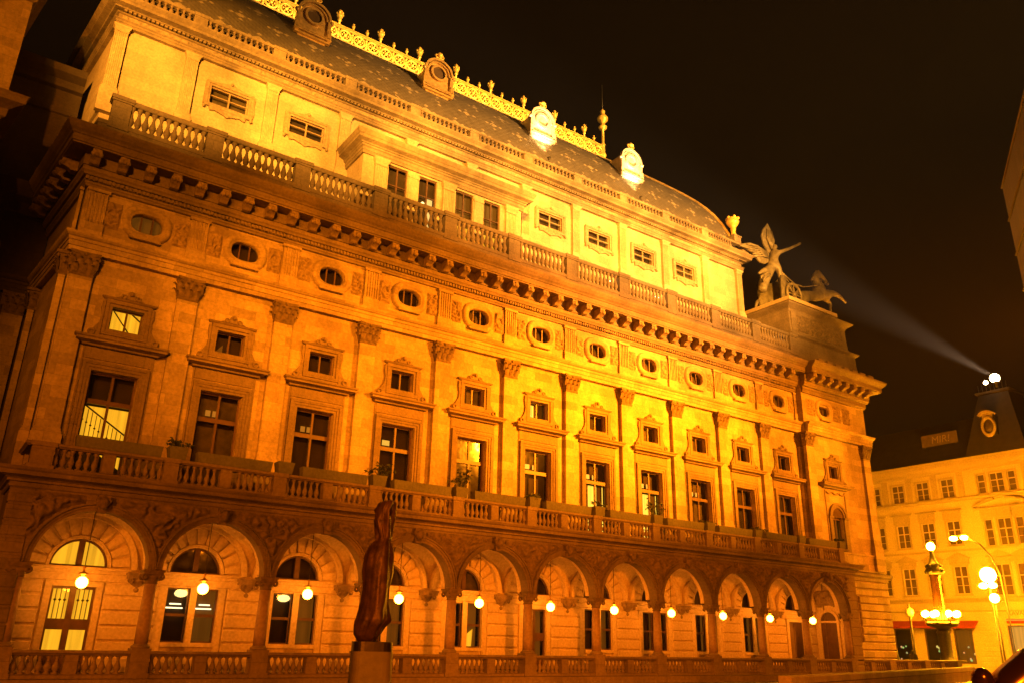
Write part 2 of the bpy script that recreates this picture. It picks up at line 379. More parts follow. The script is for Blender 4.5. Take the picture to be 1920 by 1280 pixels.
# ---- arcade: one arch per bay, keystone head, carved spandrels
ZS, RA, ZT = 3.42, 1.78, 5.72
def arch_mesh():
    m = MB(); n = 24; A = [(-RA*math.cos(PI*k/n), ZS+RA*math.sin(PI*k/n)) for k in range(n+1)]
    for y, flip in ((YA, False), (.24, True)):
        V = [(x,y,z) for x,z in A]+[(-2+4*k/n, y, ZT) for k in range(n+1)]+[(-2,y,ZS),(2,y,ZS)]
        F = [(k, k+1, n+2+k, n+1+k) for k in range(n)]+[(2*n+2, 0, n+1), (n, 2*n+3, 2*n+1)]
        m.add(V, [tuple(reversed(f)) for f in F] if flip else F)
    V = []; F = []
    for k, (x, z) in enumerate(A): V += [(x,YA,z),(x,.24,z)]
    F = [(2*k, 2*k+2, 2*k+3, 2*k+1) for k in range(n)]
    m.add(V, F, True); m.add([(-2,YA,ZS),(-RA,YA,ZS),(-RA,.24,ZS),(-2,.24,ZS)], [(0,1,2,3)]); m.add([(2,YA,ZS),(RA,YA,ZS),(RA,.24,ZS),(2,.24,ZS)], [(3,2,1,0)])
    for ra, rb, d in ((RA-.012, RA+.085, .06), (RA+.087, RA+.17, .10), (RA+.172, RA+.218, .17)):
        m.arcband(0, ZS, ra, rb, YA-d, YA+.01, 0, PI, 26)
    return m.mesh('arch', DARK)
am = arch_mesh()
def keystone_mesh():
    m = MB(); m.add([(-.13,YA-.2,5.12),(.13,YA-.2,5.12),(.2,YA-.3,5.68),(-.2,YA-.3,5.68),(-.13,YA+.05,5.12),(.13,YA+.05,5.12),(.2,YA+.05,5.68),(-.2,YA+.05,5.68)],
                    [(0,1,2,3),(1,5,6,2),(4,0,3,7),(4,5,1,0),(3,2,6,7)])
    m.ball((0,YA-.3,5.42), .17, 10, 8, 1.25); m.ball((0,YA-.44,5.4), .045, 6, 5, 1.5)
    for s in (-1,1): m.ball((s*.16,YA-.26,5.5), .09, 6, 5, 1.4)
    return m.mesh('keystone_head', CARVE)
km = keystone_mesh()
for i in range(NB):
    a = put('arch', am, th, (cx(i),0,0)); put('keystone_head', km, a)
for i in range(NB+1):
    x0 = 4*i
    def ins(x, z, i=i):
        z += 4.9; d = min(math.hypot(x-2, z-ZS), math.hypot(x+2, z-ZS))-2.06
        if i == 0: d = math.hypot(x-2, z-ZS)-2.06 if x > -.1 else -1
        if i == NB: d = math.hypot(x+2, z-ZS)-2.06 if x < .1 else -1
        return min(d, 5.62-z)
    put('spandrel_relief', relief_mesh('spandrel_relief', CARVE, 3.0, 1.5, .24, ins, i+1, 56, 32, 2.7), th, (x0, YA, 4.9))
# columns
def column_parts():
    sh = MB().lathe([(.215,1.06),(.22,1.5),(.212,2.0),(.19,2.98)], (0,0,0), 20).mesh('shaft', GRANITE)
    ba = MB().box(-.31,.31,-.28,.31,.845,.92).lathe([(.29,.92),(.31,.96),(.29,1.0),(.24,1.02),(.25,1.05),(.215,1.06)], (0,0,0), 20).mesh('column_base', BALC)
    c = MB().lathe([(.19,2.97),(.22,3.0),(.20,3.04),(.24,3.12),(.29,3.22)], (0,0,0), 20)
    for s in (-1,1):
        c.torus((s*.27,-.22,3.2), .07, .045, 'y', 12, 6); c.torus((s*.27,.22,3.2), .07, .045, 'y', 12, 6)
    c.box(-.24,.24,-.24,.24,3.16,3.27).box(-.31,.31,-.29,.29,3.27,3.35).box(-.35,.35,-.31,.31,3.35,3.415)
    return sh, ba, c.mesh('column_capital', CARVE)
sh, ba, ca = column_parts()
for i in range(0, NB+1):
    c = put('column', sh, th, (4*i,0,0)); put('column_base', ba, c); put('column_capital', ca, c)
# end piers with rusticated quoins
def pier(x0, x1, y0, y1):
    m = MB(); z = 0.0; k = 0
    m.box(x0+.03, x1-.03, y0+.03, y1, G, ZT-.02)
    while z < ZT-.1:
        h = min(.52, ZT-z); m.cbox(x0, x1, y0, y0+.3, z+.02, z+h-.02, .04); z += h
    return m
part(pier(-.75,-.0,YA-.02,2.2), 'corner_pier', DARK); part(pier(44.0,45.0,YA-.02,2.2), 'corner_pier', BALC)
# loggia vaults
def vault_mesh():
    nx, ny = 26, 14; V = []; F = []; y0, y1 = .24, YB; R = 1.86; hy = (y1-y0)/2
    for j in range(ny+1):
        for i in range(nx+1):
            u = -2+4*i/nx; v = -hy+2*hy*j/ny
            V.append((u, (y0+y1)/2+v, 3.48+max(math.sqrt(max(0, R*R-u*u)), R*math.sqrt(max(0, 1-(v/hy)**2)))))
    for j in range(ny):
        for i in range(nx):
            a = j*(nx+1)+i; F.append((a, a+nx+1, a+nx+2, a+1))
    m = MB().add(V, F, True)
    m.arcband(0, 3.5, 1.70, 1.88, YB-.30, YB-.02, 0, PI, 28).arcband(0, 3.5, 1.76, 1.88, .24, .50, 0, PI, 28)
    return m.mesh('loggia_vault', PLAST)
vm = vault_mesh()
for i in range(NB): put('loggia_vault', vm, th, (cx(i),0,0))
# loggia back wall, per bay
def fan_mesh():
    m = MB(); n = 24
    V = []; F = []
    for k in range(n+1):
        a = PI*k/n; c, s = math.cos(a), math.sin(a); V += [(.95*c,YB,3.55+.95*s),(1.95*c,YB,3.55+1.95*s)]
    F = [(2*k,2*k+1,2*k+3,2*k+2) for k in range(n)]; m.add(V, F)
    m.add([(-2,YB,3.55),(-1.95,YB,3.55),(-2,YB,5.6)], [(0,1,2)])
    nv = 11
    for k in range(nv):
        a0 = PI*k/nv+.03; a1 = PI*(k+1)/nv-.03
        m.arcband(0, 3.55, 1.07, 1.66, YB-.11, YB+.01, a0+.012, a1-.012, 3)
    m.arcband(0, 3.55, .93, .98, YB-.07, YB+.12, 0, PI, 22); m.arcband(0, 3.55, .985, 1.04, YB-.10, YB, 0, PI, 22)
    return m.mesh('fanlight_surround', PLAST)
fm = fan_mesh()
def half_disc(r, z, y, mat, name, n=20):
    return MB().add([(r*math.cos(PI*k/n), y, z+r*math.sin(PI*k/n)) for k in range(n+1)], [tuple(range(n+1))]).mesh(name, mat)
fg = half_disc(.94, 3.55, YB+.16, GLASS, 'fanlight_glass')
froom = {k: half_disc(1.0, 3.50, YB+.32, k, 'fanlight_room') for k in (LIT, ROOM, CURT, LITD)}
fbar = MB().box(-.10,.10,YB+.06,YB+.16,3.55,4.47).box(-.93,.93,YB+.06,YB+.18,3.53,3.60).arcband(0,3.55,.86,.935,YB+.08,YB+.17,0,PI,20).mesh('fanlight_frame', WOOD)
def pane_parts(p, x0, x1, z0, z1, y, lit, frame=WOOD, mull=1, transom=(), fw=.06, back=.3):
    m = MB().box(x0, x0+fw, y, y+.07, z0, z1).box(x1-fw, x1, y, y+.07, z0, z1).box(x0+fw, x1-fw, y, y+.07, z0, z0+fw).box(x0+fw, x1-fw, y, y+.07, z1-fw, z1)
    for k in range(1, mull+1):
        xm = x0+(x1-x0)*k/(mull+1); m.box(xm-fw*.6, xm+fw*.6, y-.012, y+.06, z0+fw, z1-fw)
    for zt, hh in transom: m.box(x0+fw, x1-fw, y-.03, y+.062, zt-hh, zt+hh)
    m.build('sash', frame, p)
    MB().add([(x0,y+.04,z0),(x1,y+.04,z0),(x1,y+.04,z1),(x0,y+.04,z1)], [(0,1,2,3)]).build('glass', GLASS, p)
    if lit is not None:
        MB().add([(x0-.05,y+back,z0-.05),(x1+.05,y+back,z0-.05),(x1+.05,y+back,z1+.05),(x0-.05,y+back,z1+.05)], [(0,1,2,3)]).build('room_behind', lit, p)
for i in range(NB):
    x = cx(i); door = i in (0, 5, 10)
    fs = put('fanlight', fm, th, (x,0,0)); put('fanlight_glass', fg, fs); put('fanlight_frame', fbar, fs)
    put('fanlight_room', froom[{0:LIT,1:CURT,2:ROOM,3:ROOM,4:CURT}.get(i, ROOM if i%2 else CURT)], fs)
    m = MB()
    hs = [(-.7,.7,0,2.87)] if door else [(-.9,-.08,1.1,3.0),(.17,.98,1.1,3.0)]
    m.holes(-2,2,0,3.55,YB,hs,.16)
    w = put('loggia_wall', m.mesh('loggia_wall', PLAST), th, (x,0,0))
    s = MB().sweep([(-2,YB),(2,YB)], [(0,3.06),(.05,3.08),(.05,3.3),(.09,3.33),(.09,3.42),(.14,3.46),(.14,3.53),(0,3.54)])
    s.build('string_course', PLAST, w)
    xe = .98 if door else 1.28
    zc = [0.03,.62,1.11,1.60,2.10,2.59,3.05]
    xn = 2.98 if i+1 in (0, 5, 10) else 2.8
    for xa, xb in ([(-1.99,-xe)] if i == 0 else [])+[(xe, xn+.02 if i < NB-1 else 1.99)]:
        mm = MB().box(xa+.02,xb-.02,YB-.02,YB+.01,.04,3.04)
        for a, b in zip(zc, zc[1:]): mm.cbox(xa, xb, YB-.085, YB-.015, a+.028, b-.028, .04)
        mm.build('rusticated_pier', PLAST, w)
    fr = MB()
    if door:
        fr.box(-.92,-.7,YB-.08,YB+.01,.02,3.05).box(.7,.92,YB-.08,YB+.01,.02,3.05).box(-.7,.7,YB-.08,YB+.01,2.87,3.05)
    else:
        fr.box(-1.2,-.9,YB-.075,YB+.01,.62,3.05).box(.98,1.22,YB-.075,YB+.01,.62,3.05).box(-.9,.98,YB-.12,YB+.01,.95,1.1).box(-.08,.17,YB-.075,YB+.16,1.1,3.05)
    fr.build('window_surround', PLAST, w)
    if door:
        d = put('arcade_door', MB().box(-.7,-.62,YB+.06,YB+.14,0,2.87).box(.62,.7,YB+.06,YB+.14,0,2.87).box(-.62,.62,YB+.06,YB+.14,2.78,2.87).box(-.1,.1,YB+.05,YB+.14,0,2.78)
                .box(-.62,-.1,YB+.06,YB+.14,0,.72).box(.1,.62,YB+.06,YB+.14,0,.72).box(-.62,-.1,YB+.065,YB+.14,1.45,1.8).box(.1,.62,YB+.065,YB+.14,1.45,1.8).mesh('arcade_door', WOOD), th, (x,0,0))
        if i == 10: MB().box(-.62,.62,YB+.07,YB+.13,.72,2.78).build('door_panel', WOOD, d)
        g = MB()
        for s in (-.36,.36):
            for k in (-1,0,1):
                xx = s+k*.15; g.box(xx-.012,xx+.012,YB+.07,YB+.10,1.8,2.78).ball((xx,YB+.085,2.42), .055, 4, 2)
        if i == 0: g.build('door_grille', IRON, d)
        MB().add([(-.62,YB+.12,0),(.62,YB+.12,0),(.62,YB+.12,2.8),(-.62,YB+.12,2.8)], [(0,1,2,3)]).build('glass', GLASS, d)
        MB().add([(-.75,YB+.5,0),(.75,YB+.5,0),(.75,YB+.5,2.9),(-.75,YB+.5,2.9)], [(0,1,2,3)]).build('room_behind', LIT if i == 0 else LITD, d)
    else:
        for (a, b) in ((-.9,-.08),(.17,.98)):
            wn = thing_part = bpy.data.objects.new('arcade_window', None); COL.objects.link(wn); wn.parent = th; wn.location = (x,0,0)
            pane_parts(wn, a, b, 1.1, 3.0, YB+.09, (ROOM, CURT, LITD)[(i*3+int(a > 0)*2) % 3], WOOD, 0, [(2.05,.05)], .05, .45)
            if i in (1, 2) and a < 0:
                MB().lathe([(.03,.26),(.2,.2),(.25,.1),(.2,.02),(.08,-.03)], (b-.22, YB+.4, 2.72), 14).build('ceiling_lamp', glow('ceiling_lamp_glass', (1,.68,.22), 2.2), wn)
            if i == 1:
                MB().box(a+.1,b-.08,YB+.42,YB+.44,2.28,2.33).box(a+.25,b-.15,YB+.42,YB+.44,2.42,2.47).build('strip_light', glow('strip_light', (1,.8,.4), 3), wn)
            if i == 4 and a > 0:
                MB().add([(a+.05,YB+.4,1.1),(b-.25,YB+.4,1.1),(b-.2,YB+.4,1.9),(a+.05,YB+.4,1.5)], [(0,1,2,3)]).build('lit_corner', LIT, wn)
    # vault corbel at the bay boundary
    cb = MB().lathe([(.02,2.72),(.10,2.78),(.12,2.86),(.07,2.92),(.17,3.0),(.27,3.12),(.33,3.22)], (2,YB-.02,0), 12).box(1.62,2.38,YB-.42,YB,3.22,3.33).box(1.58,2.42,YB-.46,YB,3.33,3.42)
    for s in (-1,1): cb.torus((2+s*.27,YB-.3,3.16), .07, .045, 'y', 10, 5)
    if i < NB-1: put('vault_corbel', cb.mesh('vault_corbel', CARVEL), th, (x,0,0))
part(MB().box(-.75,45.0,-.62,4,G+.004,-.001), 'terrace_floor', BALC)
# closed ends of the loggia
part(MB().box(-.3,-.02,.24,YB,0,5.7), 'loggia_end_wall', PLAST); part(MB().box(44.02,44.3,.24,YB,0,5.7), 'loggia_end_wall', PLAST)

ed = MB().arcband(0,2.95,.56,.72,-.10,.0,0,PI,16).box(-.72,-.56,-.10,0,.05,2.95).box(.56,.72,-.10,0,.05,2.95).box(-.8,.8,-.13,0,2.88,3.0).build('end_door_surround', PLAST, th, (44.015,1.2,0))
ed.rotation_euler = (0,0,-PI/2)
MB().box(-.56,-.03,-.04,0,.05,2.88).box(.03,.56,-.04,0,.05,2.88).box(-.03,.03,-.055,0,.05,2.88).build('end_door', WOOD, ed)
MB().add([(.56*math.cos(PI*k/14),-.02,2.99+.56*math.sin(PI*k/14)) for k in range(15)], [tuple(range(15))]).build('fanlight_glass', DGLASS, ed)
put('tympanum_relief', relief_mesh('tympanum_relief', CARVEL, 1.7, 1.0, .2, lambda x,z: min(.5-abs(z), .9-abs(x), math.hypot(x,z+1.35)-.95)*2, 71, 34, 20, 3.2), ed, (0,0,4.3))
# ---- balcony: cornice, floor, balustrade
bc = [(.02,5.70),(.06,5.74),(.06,5.86),(.14,5.88),(.14,5.95),(.22,6.0),(.42,6.05),(.42,6.17),(.48,6.22),(.52,6.30),(.05,6.33)]
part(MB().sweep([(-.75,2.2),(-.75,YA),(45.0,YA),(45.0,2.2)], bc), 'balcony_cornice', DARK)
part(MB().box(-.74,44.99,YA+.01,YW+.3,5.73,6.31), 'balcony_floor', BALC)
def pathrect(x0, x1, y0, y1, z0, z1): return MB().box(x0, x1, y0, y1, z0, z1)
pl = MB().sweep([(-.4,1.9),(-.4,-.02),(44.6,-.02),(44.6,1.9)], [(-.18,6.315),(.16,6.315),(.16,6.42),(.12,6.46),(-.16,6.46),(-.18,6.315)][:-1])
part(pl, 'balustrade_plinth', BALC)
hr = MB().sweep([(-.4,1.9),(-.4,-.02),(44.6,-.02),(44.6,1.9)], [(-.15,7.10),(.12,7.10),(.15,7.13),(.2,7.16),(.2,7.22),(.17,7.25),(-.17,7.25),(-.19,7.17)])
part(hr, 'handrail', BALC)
def baluster_mesh(h, r, n=8, mat=BALC, name='baluster'):
    pr = [(1.0,0),(1.0,.07),(.62,.10),(.5,.14),(.78,.22),(1.0,.32),(.95,.42),(.6,.58),(.42,.72),(.40,.82),(.62,.86),(.5,.9),(.85,.93),(.85,1.0)]
    return MB().lathe([(q*r, z*h) for q, z in pr], (0,0,0), n).mesh(name, mat)
TH_BAL = []
bm1 = baluster_mesh(.64, .105)
postb = MB().box(-.25,.25,-.205,.2,6.32,7.1).box(-.30,.30,-.25,.22,6.32,6.5).box(-.29,.29,-.245,.22,7.1,7.255).mesh('balcony_post', BALC)
midb = MB().box(-.2,.2,-.16,.16,6.46,7.1).mesh('balcony_pier', BALC)
for i in range(NB+1):
    put('balcony_post', postb, th, (4*i + (-.06 if i == 0 else 0), -.02, 0), scale=(1.35 if i == 0 else 1, 1, 1))
    if i < NB:
        put('balcony_pier', midb, th, (cx(i)-.04,-.02,0))
        for s in (0, 1):
            for k in range(6): TH_BAL.append((bm1, (4*i+.36+2*s-.02*s+.24*k+(.14 if s else 0), -.02, 6.455), i*1.0))

# ---- upper wall with window openings
hs = []
for i in range(NB):
    c = cx(i); hs += [(c-.9,c+.75,6.4,10.52),(c-.62,c+.53,12.2,13.1),(c-.62,c+.66,16.36,17.3)]
HS = [(round(a,3), round(b,3), c, d) for a,b,c,d in hs]
part(MB().holes(-.35,43.9,6.3,19.0,YW,HS,.42), 'wall', WALL)
# left side wall, running back at a slant
LS0, LS1 = Vector((-.35,YW)), Vector((-.95,8.0))
part(MB().add([(LS1.x,LS1.y,0),(LS0.x,LS0.y,0),(LS0.x,LS0.y,19.4),(LS1.x,LS1.y,19.4)], [(0,1,2,3)]), 'side_wall', WALL)
part(MB().box(-.3,43.9,YW+.02,40,19.35,19.74), 'flat_roof', DARK)
part(MB().add([(51.2,1.45,G),(51.2,40,G),(51.2,40,19.4),(51.2,1.45,19.4)], [(0,1,2,3)]), 'side_wall', WALL)
# pilasters
def capital_mesh(w, h, d, mat, name):
    m = MB(); n = 4; a = w/2
    lv = [(0,1.0,0.02),(.10,1.05,.04),(.12,.98,.01),(.55,1.0,.03),(.82,1.18,.12),(.86,1.2,.14)]
    V = []; F = []
    for t, s, o in lv: V += [(-a*s,-d-o,h*t),(a*s,-d-o,h*t),(a*s,.1,h*t),(-a*s,.1,h*t)]
    for i in range(len(lv)-1):
        for k in range(4): F.append((4*i+k, 4*i+(k+1)%4, 4*i+4+(k+1)%4, 4*i+4+k))
    m.add(V, F)
    def leaf(x, y, z, lw, lh, nx, ny):
        tx, ty = -ny, nx; P = []
        for t, o, ww in ((0,.0,.8),(.45,.05,1.0),(.8,.10,.85),(1.0,.17,.5),(.86,.21,.3)):
            for s in (-1,0,1):
                b = .035 if s == 0 else 0
                P.append((x+tx*lw/2*ww*s+nx*(o+b), y+ty*lw/2*ww*s+ny*(o+b), z+lh*t))
        F = []
        for i in range(4):
            for k in range(2): F.append((3*i+k, 3*i+k+1, 3*i+4+k, 3*i+3+k))
        m.add(P, F+[tuple(reversed(f)) for f in F])
    for x in (-.36,0,.36): leaf(x*w, -d-.02, h*.12, w*.33, h*.38, 0, -1)
    for x in (-.5,-.18,.18,.5): leaf(x*w, -d-.03, h*.34, w*.30, h*.42, 0, -1)
    for s in (-1,1):
        leaf(s*a, -d*.4, h*.12, d*1.2, h*.38, s, 0); leaf(s*a*1.02, -d*.4, h*.34, d*1.2, h*.42, s, 0)
        m.torus((s*a*1.12,-d-.12,h*.76), w*.09, w*.05, 'y', 10, 5)
        m.torus((s*a*.35,-d-.08,h*.74), w*.06, w*.035, 'y', 9, 5)
    m.ball((0,-d-.13,h*.90), w*.09, 7, 5)
    m.add([(-a*1.32,-d-.2,h*.87),(-a*.4,-d-.12,h*.87),(a*.4,-d-.12,h*.87),(a*1.32,-d-.2,h*.87),(a*1.32,.1,h*.87),(-a*1.32,.1,h*.87),
           (-a*1.32,-d-.2,h),(-a*.4,-d-.12,h),(a*.4,-d-.12,h),(a*1.32,-d-.2,h),(a*1.32,.1,h),(-a*1.32,.1,h)],
          [(5,4,3,2,1,0),(6,7,8,9,10,11),(0,1,7,6),(1,2,8,7),(2,3,9,8),(3,4,10,9),(5,0,6,11)])
    return m.mesh(name, mat)
capm = capital_mesh(.80, .95, .215, CARVE, 'pilaster_capital')
shm = MB().box(-.40,.40,-.215,.02,8.15,13.98).mesh('pilaster', WALL)
pbm = MB().box(-.50,.50,-.30,.02,6.32,7.95).box(-.46,.46,-.27,.02,7.95,8.05).box(-.43,.43,-.24,.02,8.05,8.15).mesh('pilaster_pedestal', WALL)
for i in range(NB+1):
    p = put('pilaster', shm, th, (4*i+(.08 if i == 0 else 0), YW, 0))
    put('pilaster_capital', capm, p, (0,0,13.97)); put('pilaster_pedestal', pbm, p)
# side pilaster on the slanted flank
for t in (.02, .82):
    p = put('pilaster', shm, th, (*(LS0.lerp(LS1, t+.06)), 0), -PI/2-.095)
    put('pilaster_capital', capm, p, (0,0,13.97)); put('pilaster_pedestal', pbm, p)

# ---- windows of the main storey
hoodp = [(0,11.40),(.08,11.42),(.12,11.48),(.34,11.54),(.34,11.62),(.40,11.66),(.42,11.72),(0,11.78)]
def tall_surround():
    m = MB(); y = YW
    for (a, d) in ((0,.06),(.11,.10),(.22,.14)):
        w = .115
        m.box(-.93-a-w+.02,-.93-a+.02,y-d,y+.02,6.32,10.55+a+w).box(.78+a-.02,.78+a+w-.02,y-d,y+.02,6.32,10.55+a+w).box(-.93-a+.02,.78+a-.02,y-d,y+.02,10.53+a,10.55+a+w)
    m.box(-1.32,-1.27,y-.04,y+.02,6.32,11.4).box(1.12,1.2,y-.04,y+.02,6.32,11.4)
    m.box(-1.26,1.11,y-.05,y+.02,10.96,11.4)
    return m.mesh('window_surround', TRIM)
tsm = tall_surround()
hdm = MB().sweep([(-1.32,YW),(-1.32,YW-.1),(1.2,YW-.1),(1.2,YW)], hoodp).mesh('window_hood', TRIM)
def mezz_surround():
    m = MB(); y = YW
    for (a, d) in ((0,.06),(.12,.11)):
        w = .125
        m.box(-.64-a-w+.02,-.64-a+.02,y-d,y+.02,12.18-a-w,13.12+a+w).box(.55+a-.02,.55+a+w-.02,y-d,y+.02,12.18-a-w,13.12+a+w)
        m.box(-.62-a,.53+a,y-d,y+.02,13.12+a-.02,13.12+a+w).box(-.62-a,.53+a,y-d,y+.02,12.18-a-w,12.18-a+.02)
    m.sweep([(-.95,y),(-.95,y-.06),(.86,y-.06),(.86,y)], [(0,13.36),(.06,13.4),(.1,13.46),(0,13.5)])
    # scrolled consoles at both sides, swelling towards the hood
    for s, xo in ((-1,-.88),(1,.79)):
        P = [(0,13.3),(.10,13.3),(.12,13.0),(.06,12.7),(.1,12.4),(.28,12.1),(.42,11.95),(.44,11.79),(0,11.79)]
        P = [(xo+s*a, z) for a, z in P]
        if s < 0: P = P[::-1]
        m.prism(P[::-1], y-.09, y+.02)
        m.torus((xo+s*.3,y-.11,11.95), .1, .045, 'y', 10, 5)
    m.box(-.86,.77,y-.06,y+.02,11.79,11.95)
    # crest ornament
    m.prism([(-.55,13.5),(.46,13.5),(.3,13.58),(.1,13.64),(.08,13.78),(-.045,13.86),(-.17,13.78),(-.19,13.64),(-.4,13.58)], y-.1, y+.02)
    for s in (-1,1): m.torus((-.045+s*.26,y-.11,13.58), .08, .04, 'y', 9, 5)
    m.ball((-.045,y-.12,13.72), .09, 8, 6)
    return m.mesh('window_surround', TRIM)
msm = mezz_surround()
def empty_part(name, loc, parent=th, rz=0):
    o = bpy.data.objects.new(name, None); COL.objects.link(o); o.parent = parent; o.location = loc; o.rotation_euler = (0,0,rz); o.empty_display_size = .1; return o
tall_lit = {0:ROOM, 6:ROOM, 7:ROOM}
for i in range(NB):
    w = empty_part('tall_window', (cx(i),0,0)); put('window_surround', tsm, w); put('window_hood', hdm, w)
    pane_parts(w, -.9, .75, 6.4, 10.52, YW+.22, (ROOM, CURT, ROOM, ROOM, CURT, ROOM, ROOM, ROOM, CURT, ROOM, ROOM)[i], WOOD, 1, [(9.42,.09)], .075, .35)
    y = YW+.5
    if i in (0, 6, 7):
        MB().add([(-.85,y,7.9 if i == 0 else 6.5),(.72,y,6.95 if i == 0 else 6.6),(.72,y,9.3),(-.85,y,9.3)], [(0,1,2,3)]).build('lit_room', LIT if i == 0 else LITW, w)
        if i == 0:     # stair balustrade seen against the light
            s = MB(); s.add([(-.9,y-.06,8.05),(.8,y-.06,7.0),(.8,y-.06,6.2),(-.9,y-.06,6.2)], [(0,1,2,3)])
            s.tube([(-.9,y-.1,9.35),(.8,y-.1,8.3)], .03)
            for k in range(11):
                xx = -.82+.155*k; zz = 8.0-(xx+.9)*.62; s.box(xx-.012,xx+.012,y-.1,y-.08,zz,zz+1.3); s.ball((xx,y-.1,zz+.8), .05, 4, 2)
            s.build('stair_silhouette', IRON, w)
        if i in (6, 7):
            MB().box(-.45,-.38,y-.05,y-.02,6.4,9.35).box(.25,.6,y-.05,y-.02,6.4,9.3).box(-.9,.7,y-.06,y-.03,7.0,7.05).box(-.9,.7,y-.06,y-.03,7.3,7.35).build('curtain_edge', ROOM, w)
    if i in (1,2,3,5,6,7,8):
        for a, b in (((-.5,-.3),(-.22,-.02)) if i in (1,2) else ((-.62,-.25),) if i == 3 else ((-.65,-.3),(-.1,.08))):
            MB().box(a,b,y-.1,y-.09,9.62,9.86).build('paper_or_lit_opening', PAPER if i > 2 else glow('dim_glowing_pane_paper', (1,.36,.03), .45), w)  # paper squares on the upper panes, made to glow
    z = empty_part('mezzanine_window', (cx(i),0,0)); put('window_surround', msm, z)
    pane_parts(z, -.62, .53, 12.2, 13.1, YW+.2, (LIT, ROOM, ROOM, ROOM, CURT, ROOM, ROOM, CURT, CURT, ROOM, ROOM)[i], WOOD, 1, [], .06, .3)
    if i == 0: MB().tube([(-.5,YW+.4,13.1),(.3,YW+.4,12.15)], .025).tube([(.1,YW+.4,13.15),(.6,YW+.4,12.8)], .03).build('stair_silhouette', IRON, z)
    if i == 5:
        MB().add([(-.6,YW+.45,12.2),(-.05,YW+.45,12.2),(-.05,YW+.45,13.0),(-.6,YW+.45,13.0)], [(0,1,2,3)]).build('lit_corner', LITW, z)
        MB().ball((-.42,YW+.4,12.4), .12, 10, 6, .7).build('ceiling_lamp', glow('lobby_lamp', (1,.8,.4), 5), z)
    if i == 1: MB().add([(-.6,YW+.45,12.2),(-.2,YW+.45,12.2),(-.2,YW+.45,12.7)], [(0,1,2)]).build('lit_corner', LITD, z)

# ---- entablature
ent1 = [(0,14.93),(.22,14.93),(.22,15.12),(.25,15.13),(.25,15.33),(.29,15.34),(.29,15.46),(.36,15.5),(.42,15.58),(.45,15.66),(.02,15.70)]
FLANK = [(LS1.x-.0, LS1.y), (LS0.x, LS0.y)]
pathm = FLANK+[(43.9,YW)]
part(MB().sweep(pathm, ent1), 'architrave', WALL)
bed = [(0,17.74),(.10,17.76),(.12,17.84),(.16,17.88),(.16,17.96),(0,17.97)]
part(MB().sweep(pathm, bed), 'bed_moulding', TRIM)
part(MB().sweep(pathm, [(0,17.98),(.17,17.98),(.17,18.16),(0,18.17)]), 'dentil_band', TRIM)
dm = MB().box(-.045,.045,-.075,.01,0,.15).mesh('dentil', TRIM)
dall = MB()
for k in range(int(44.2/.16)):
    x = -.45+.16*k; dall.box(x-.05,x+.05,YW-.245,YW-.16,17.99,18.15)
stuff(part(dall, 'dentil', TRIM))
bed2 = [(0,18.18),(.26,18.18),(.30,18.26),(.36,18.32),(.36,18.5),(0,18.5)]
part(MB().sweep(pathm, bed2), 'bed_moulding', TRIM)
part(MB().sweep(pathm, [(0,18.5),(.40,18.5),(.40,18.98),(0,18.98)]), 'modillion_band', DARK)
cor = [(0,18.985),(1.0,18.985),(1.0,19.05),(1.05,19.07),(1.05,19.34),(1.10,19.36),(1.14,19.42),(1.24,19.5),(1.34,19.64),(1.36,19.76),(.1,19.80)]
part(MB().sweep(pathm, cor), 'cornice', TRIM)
def modillion_mesh():
    m = MB(); P = [(.38,.93),(.38,.50),(.46,.44),(.62,.46),(.74,.55),(.86,.60),(.96,.66),(.98,.78),(.98,.93)]
    V = [(-.17,-a,z) for a,z in P]+[(.17,-a,z) for a,z in P]; n = len(P)
    m.add(V, [tuple(range(n)), tuple(range(2*n-1,n-1,-1))]+[(i,n+i,n+(i+1)%n,(i+1)%n) for i in range(n)])
    for s in (-1,1): m.torus((s*.17,-.84,.76), .11, .04, 'x', 8, 5) if False else m.ball((s*.12,-.93,.72), .11, 8, 6)
    m.ball((0,-.98,.74), .10, 7, 6, 1.3)
    return m.mesh('modillion', CARVEL)
mdm = modillion_mesh()
for k in range(44): put('modillion', mdm, th, (-.35+1.0*k, YW, 18.04))
fdir = (LS0-LS1).normalized()
for k in range(6):
    q = LS0-fdir*(.55+1.0*k); put('modillion', mdm, th, (q.x, q.y, 18.04), -PI/2-.098)
# frieze: fluted blocks, oval windows, carved foliage
def fluted_mesh():
    m = MB(); n = 5; w = .72; V2 = []
    P = [(-w/2,0)]
    for k in range(n):
        a = -w/2+.05+(w-.1)*k/n; b = a+(w-.1)/n
        P += [(a,-.12),(a+.02,-.12),(a+.035,-.075),(b-.035,-.075),(b-.02,-.12)]
    P += [(w/2-.05,-.12),(w/2,-.12),(w/2,0)]
    P[1:1] = [(-w/2,-.12)]
    z0, z1 = 16.28, 17.6; n = len(P)
    m.add([(x,y,z0) for x,y in P]+[(x,y,z1) for x,y in P], [(i,(i+1)%n,n+(i+1)%n,n+i) for i in range(n)]+[tuple(range(n-1,-1,-1)), tuple(range(n,2*n))])
    m.box(-.42,.42,-.15,0,17.61,17.74).box(-.40,.40,-.13,0,15.7,16.27)
    return m.mesh('fluted_block', WALL)
flm = fluted_mesh()
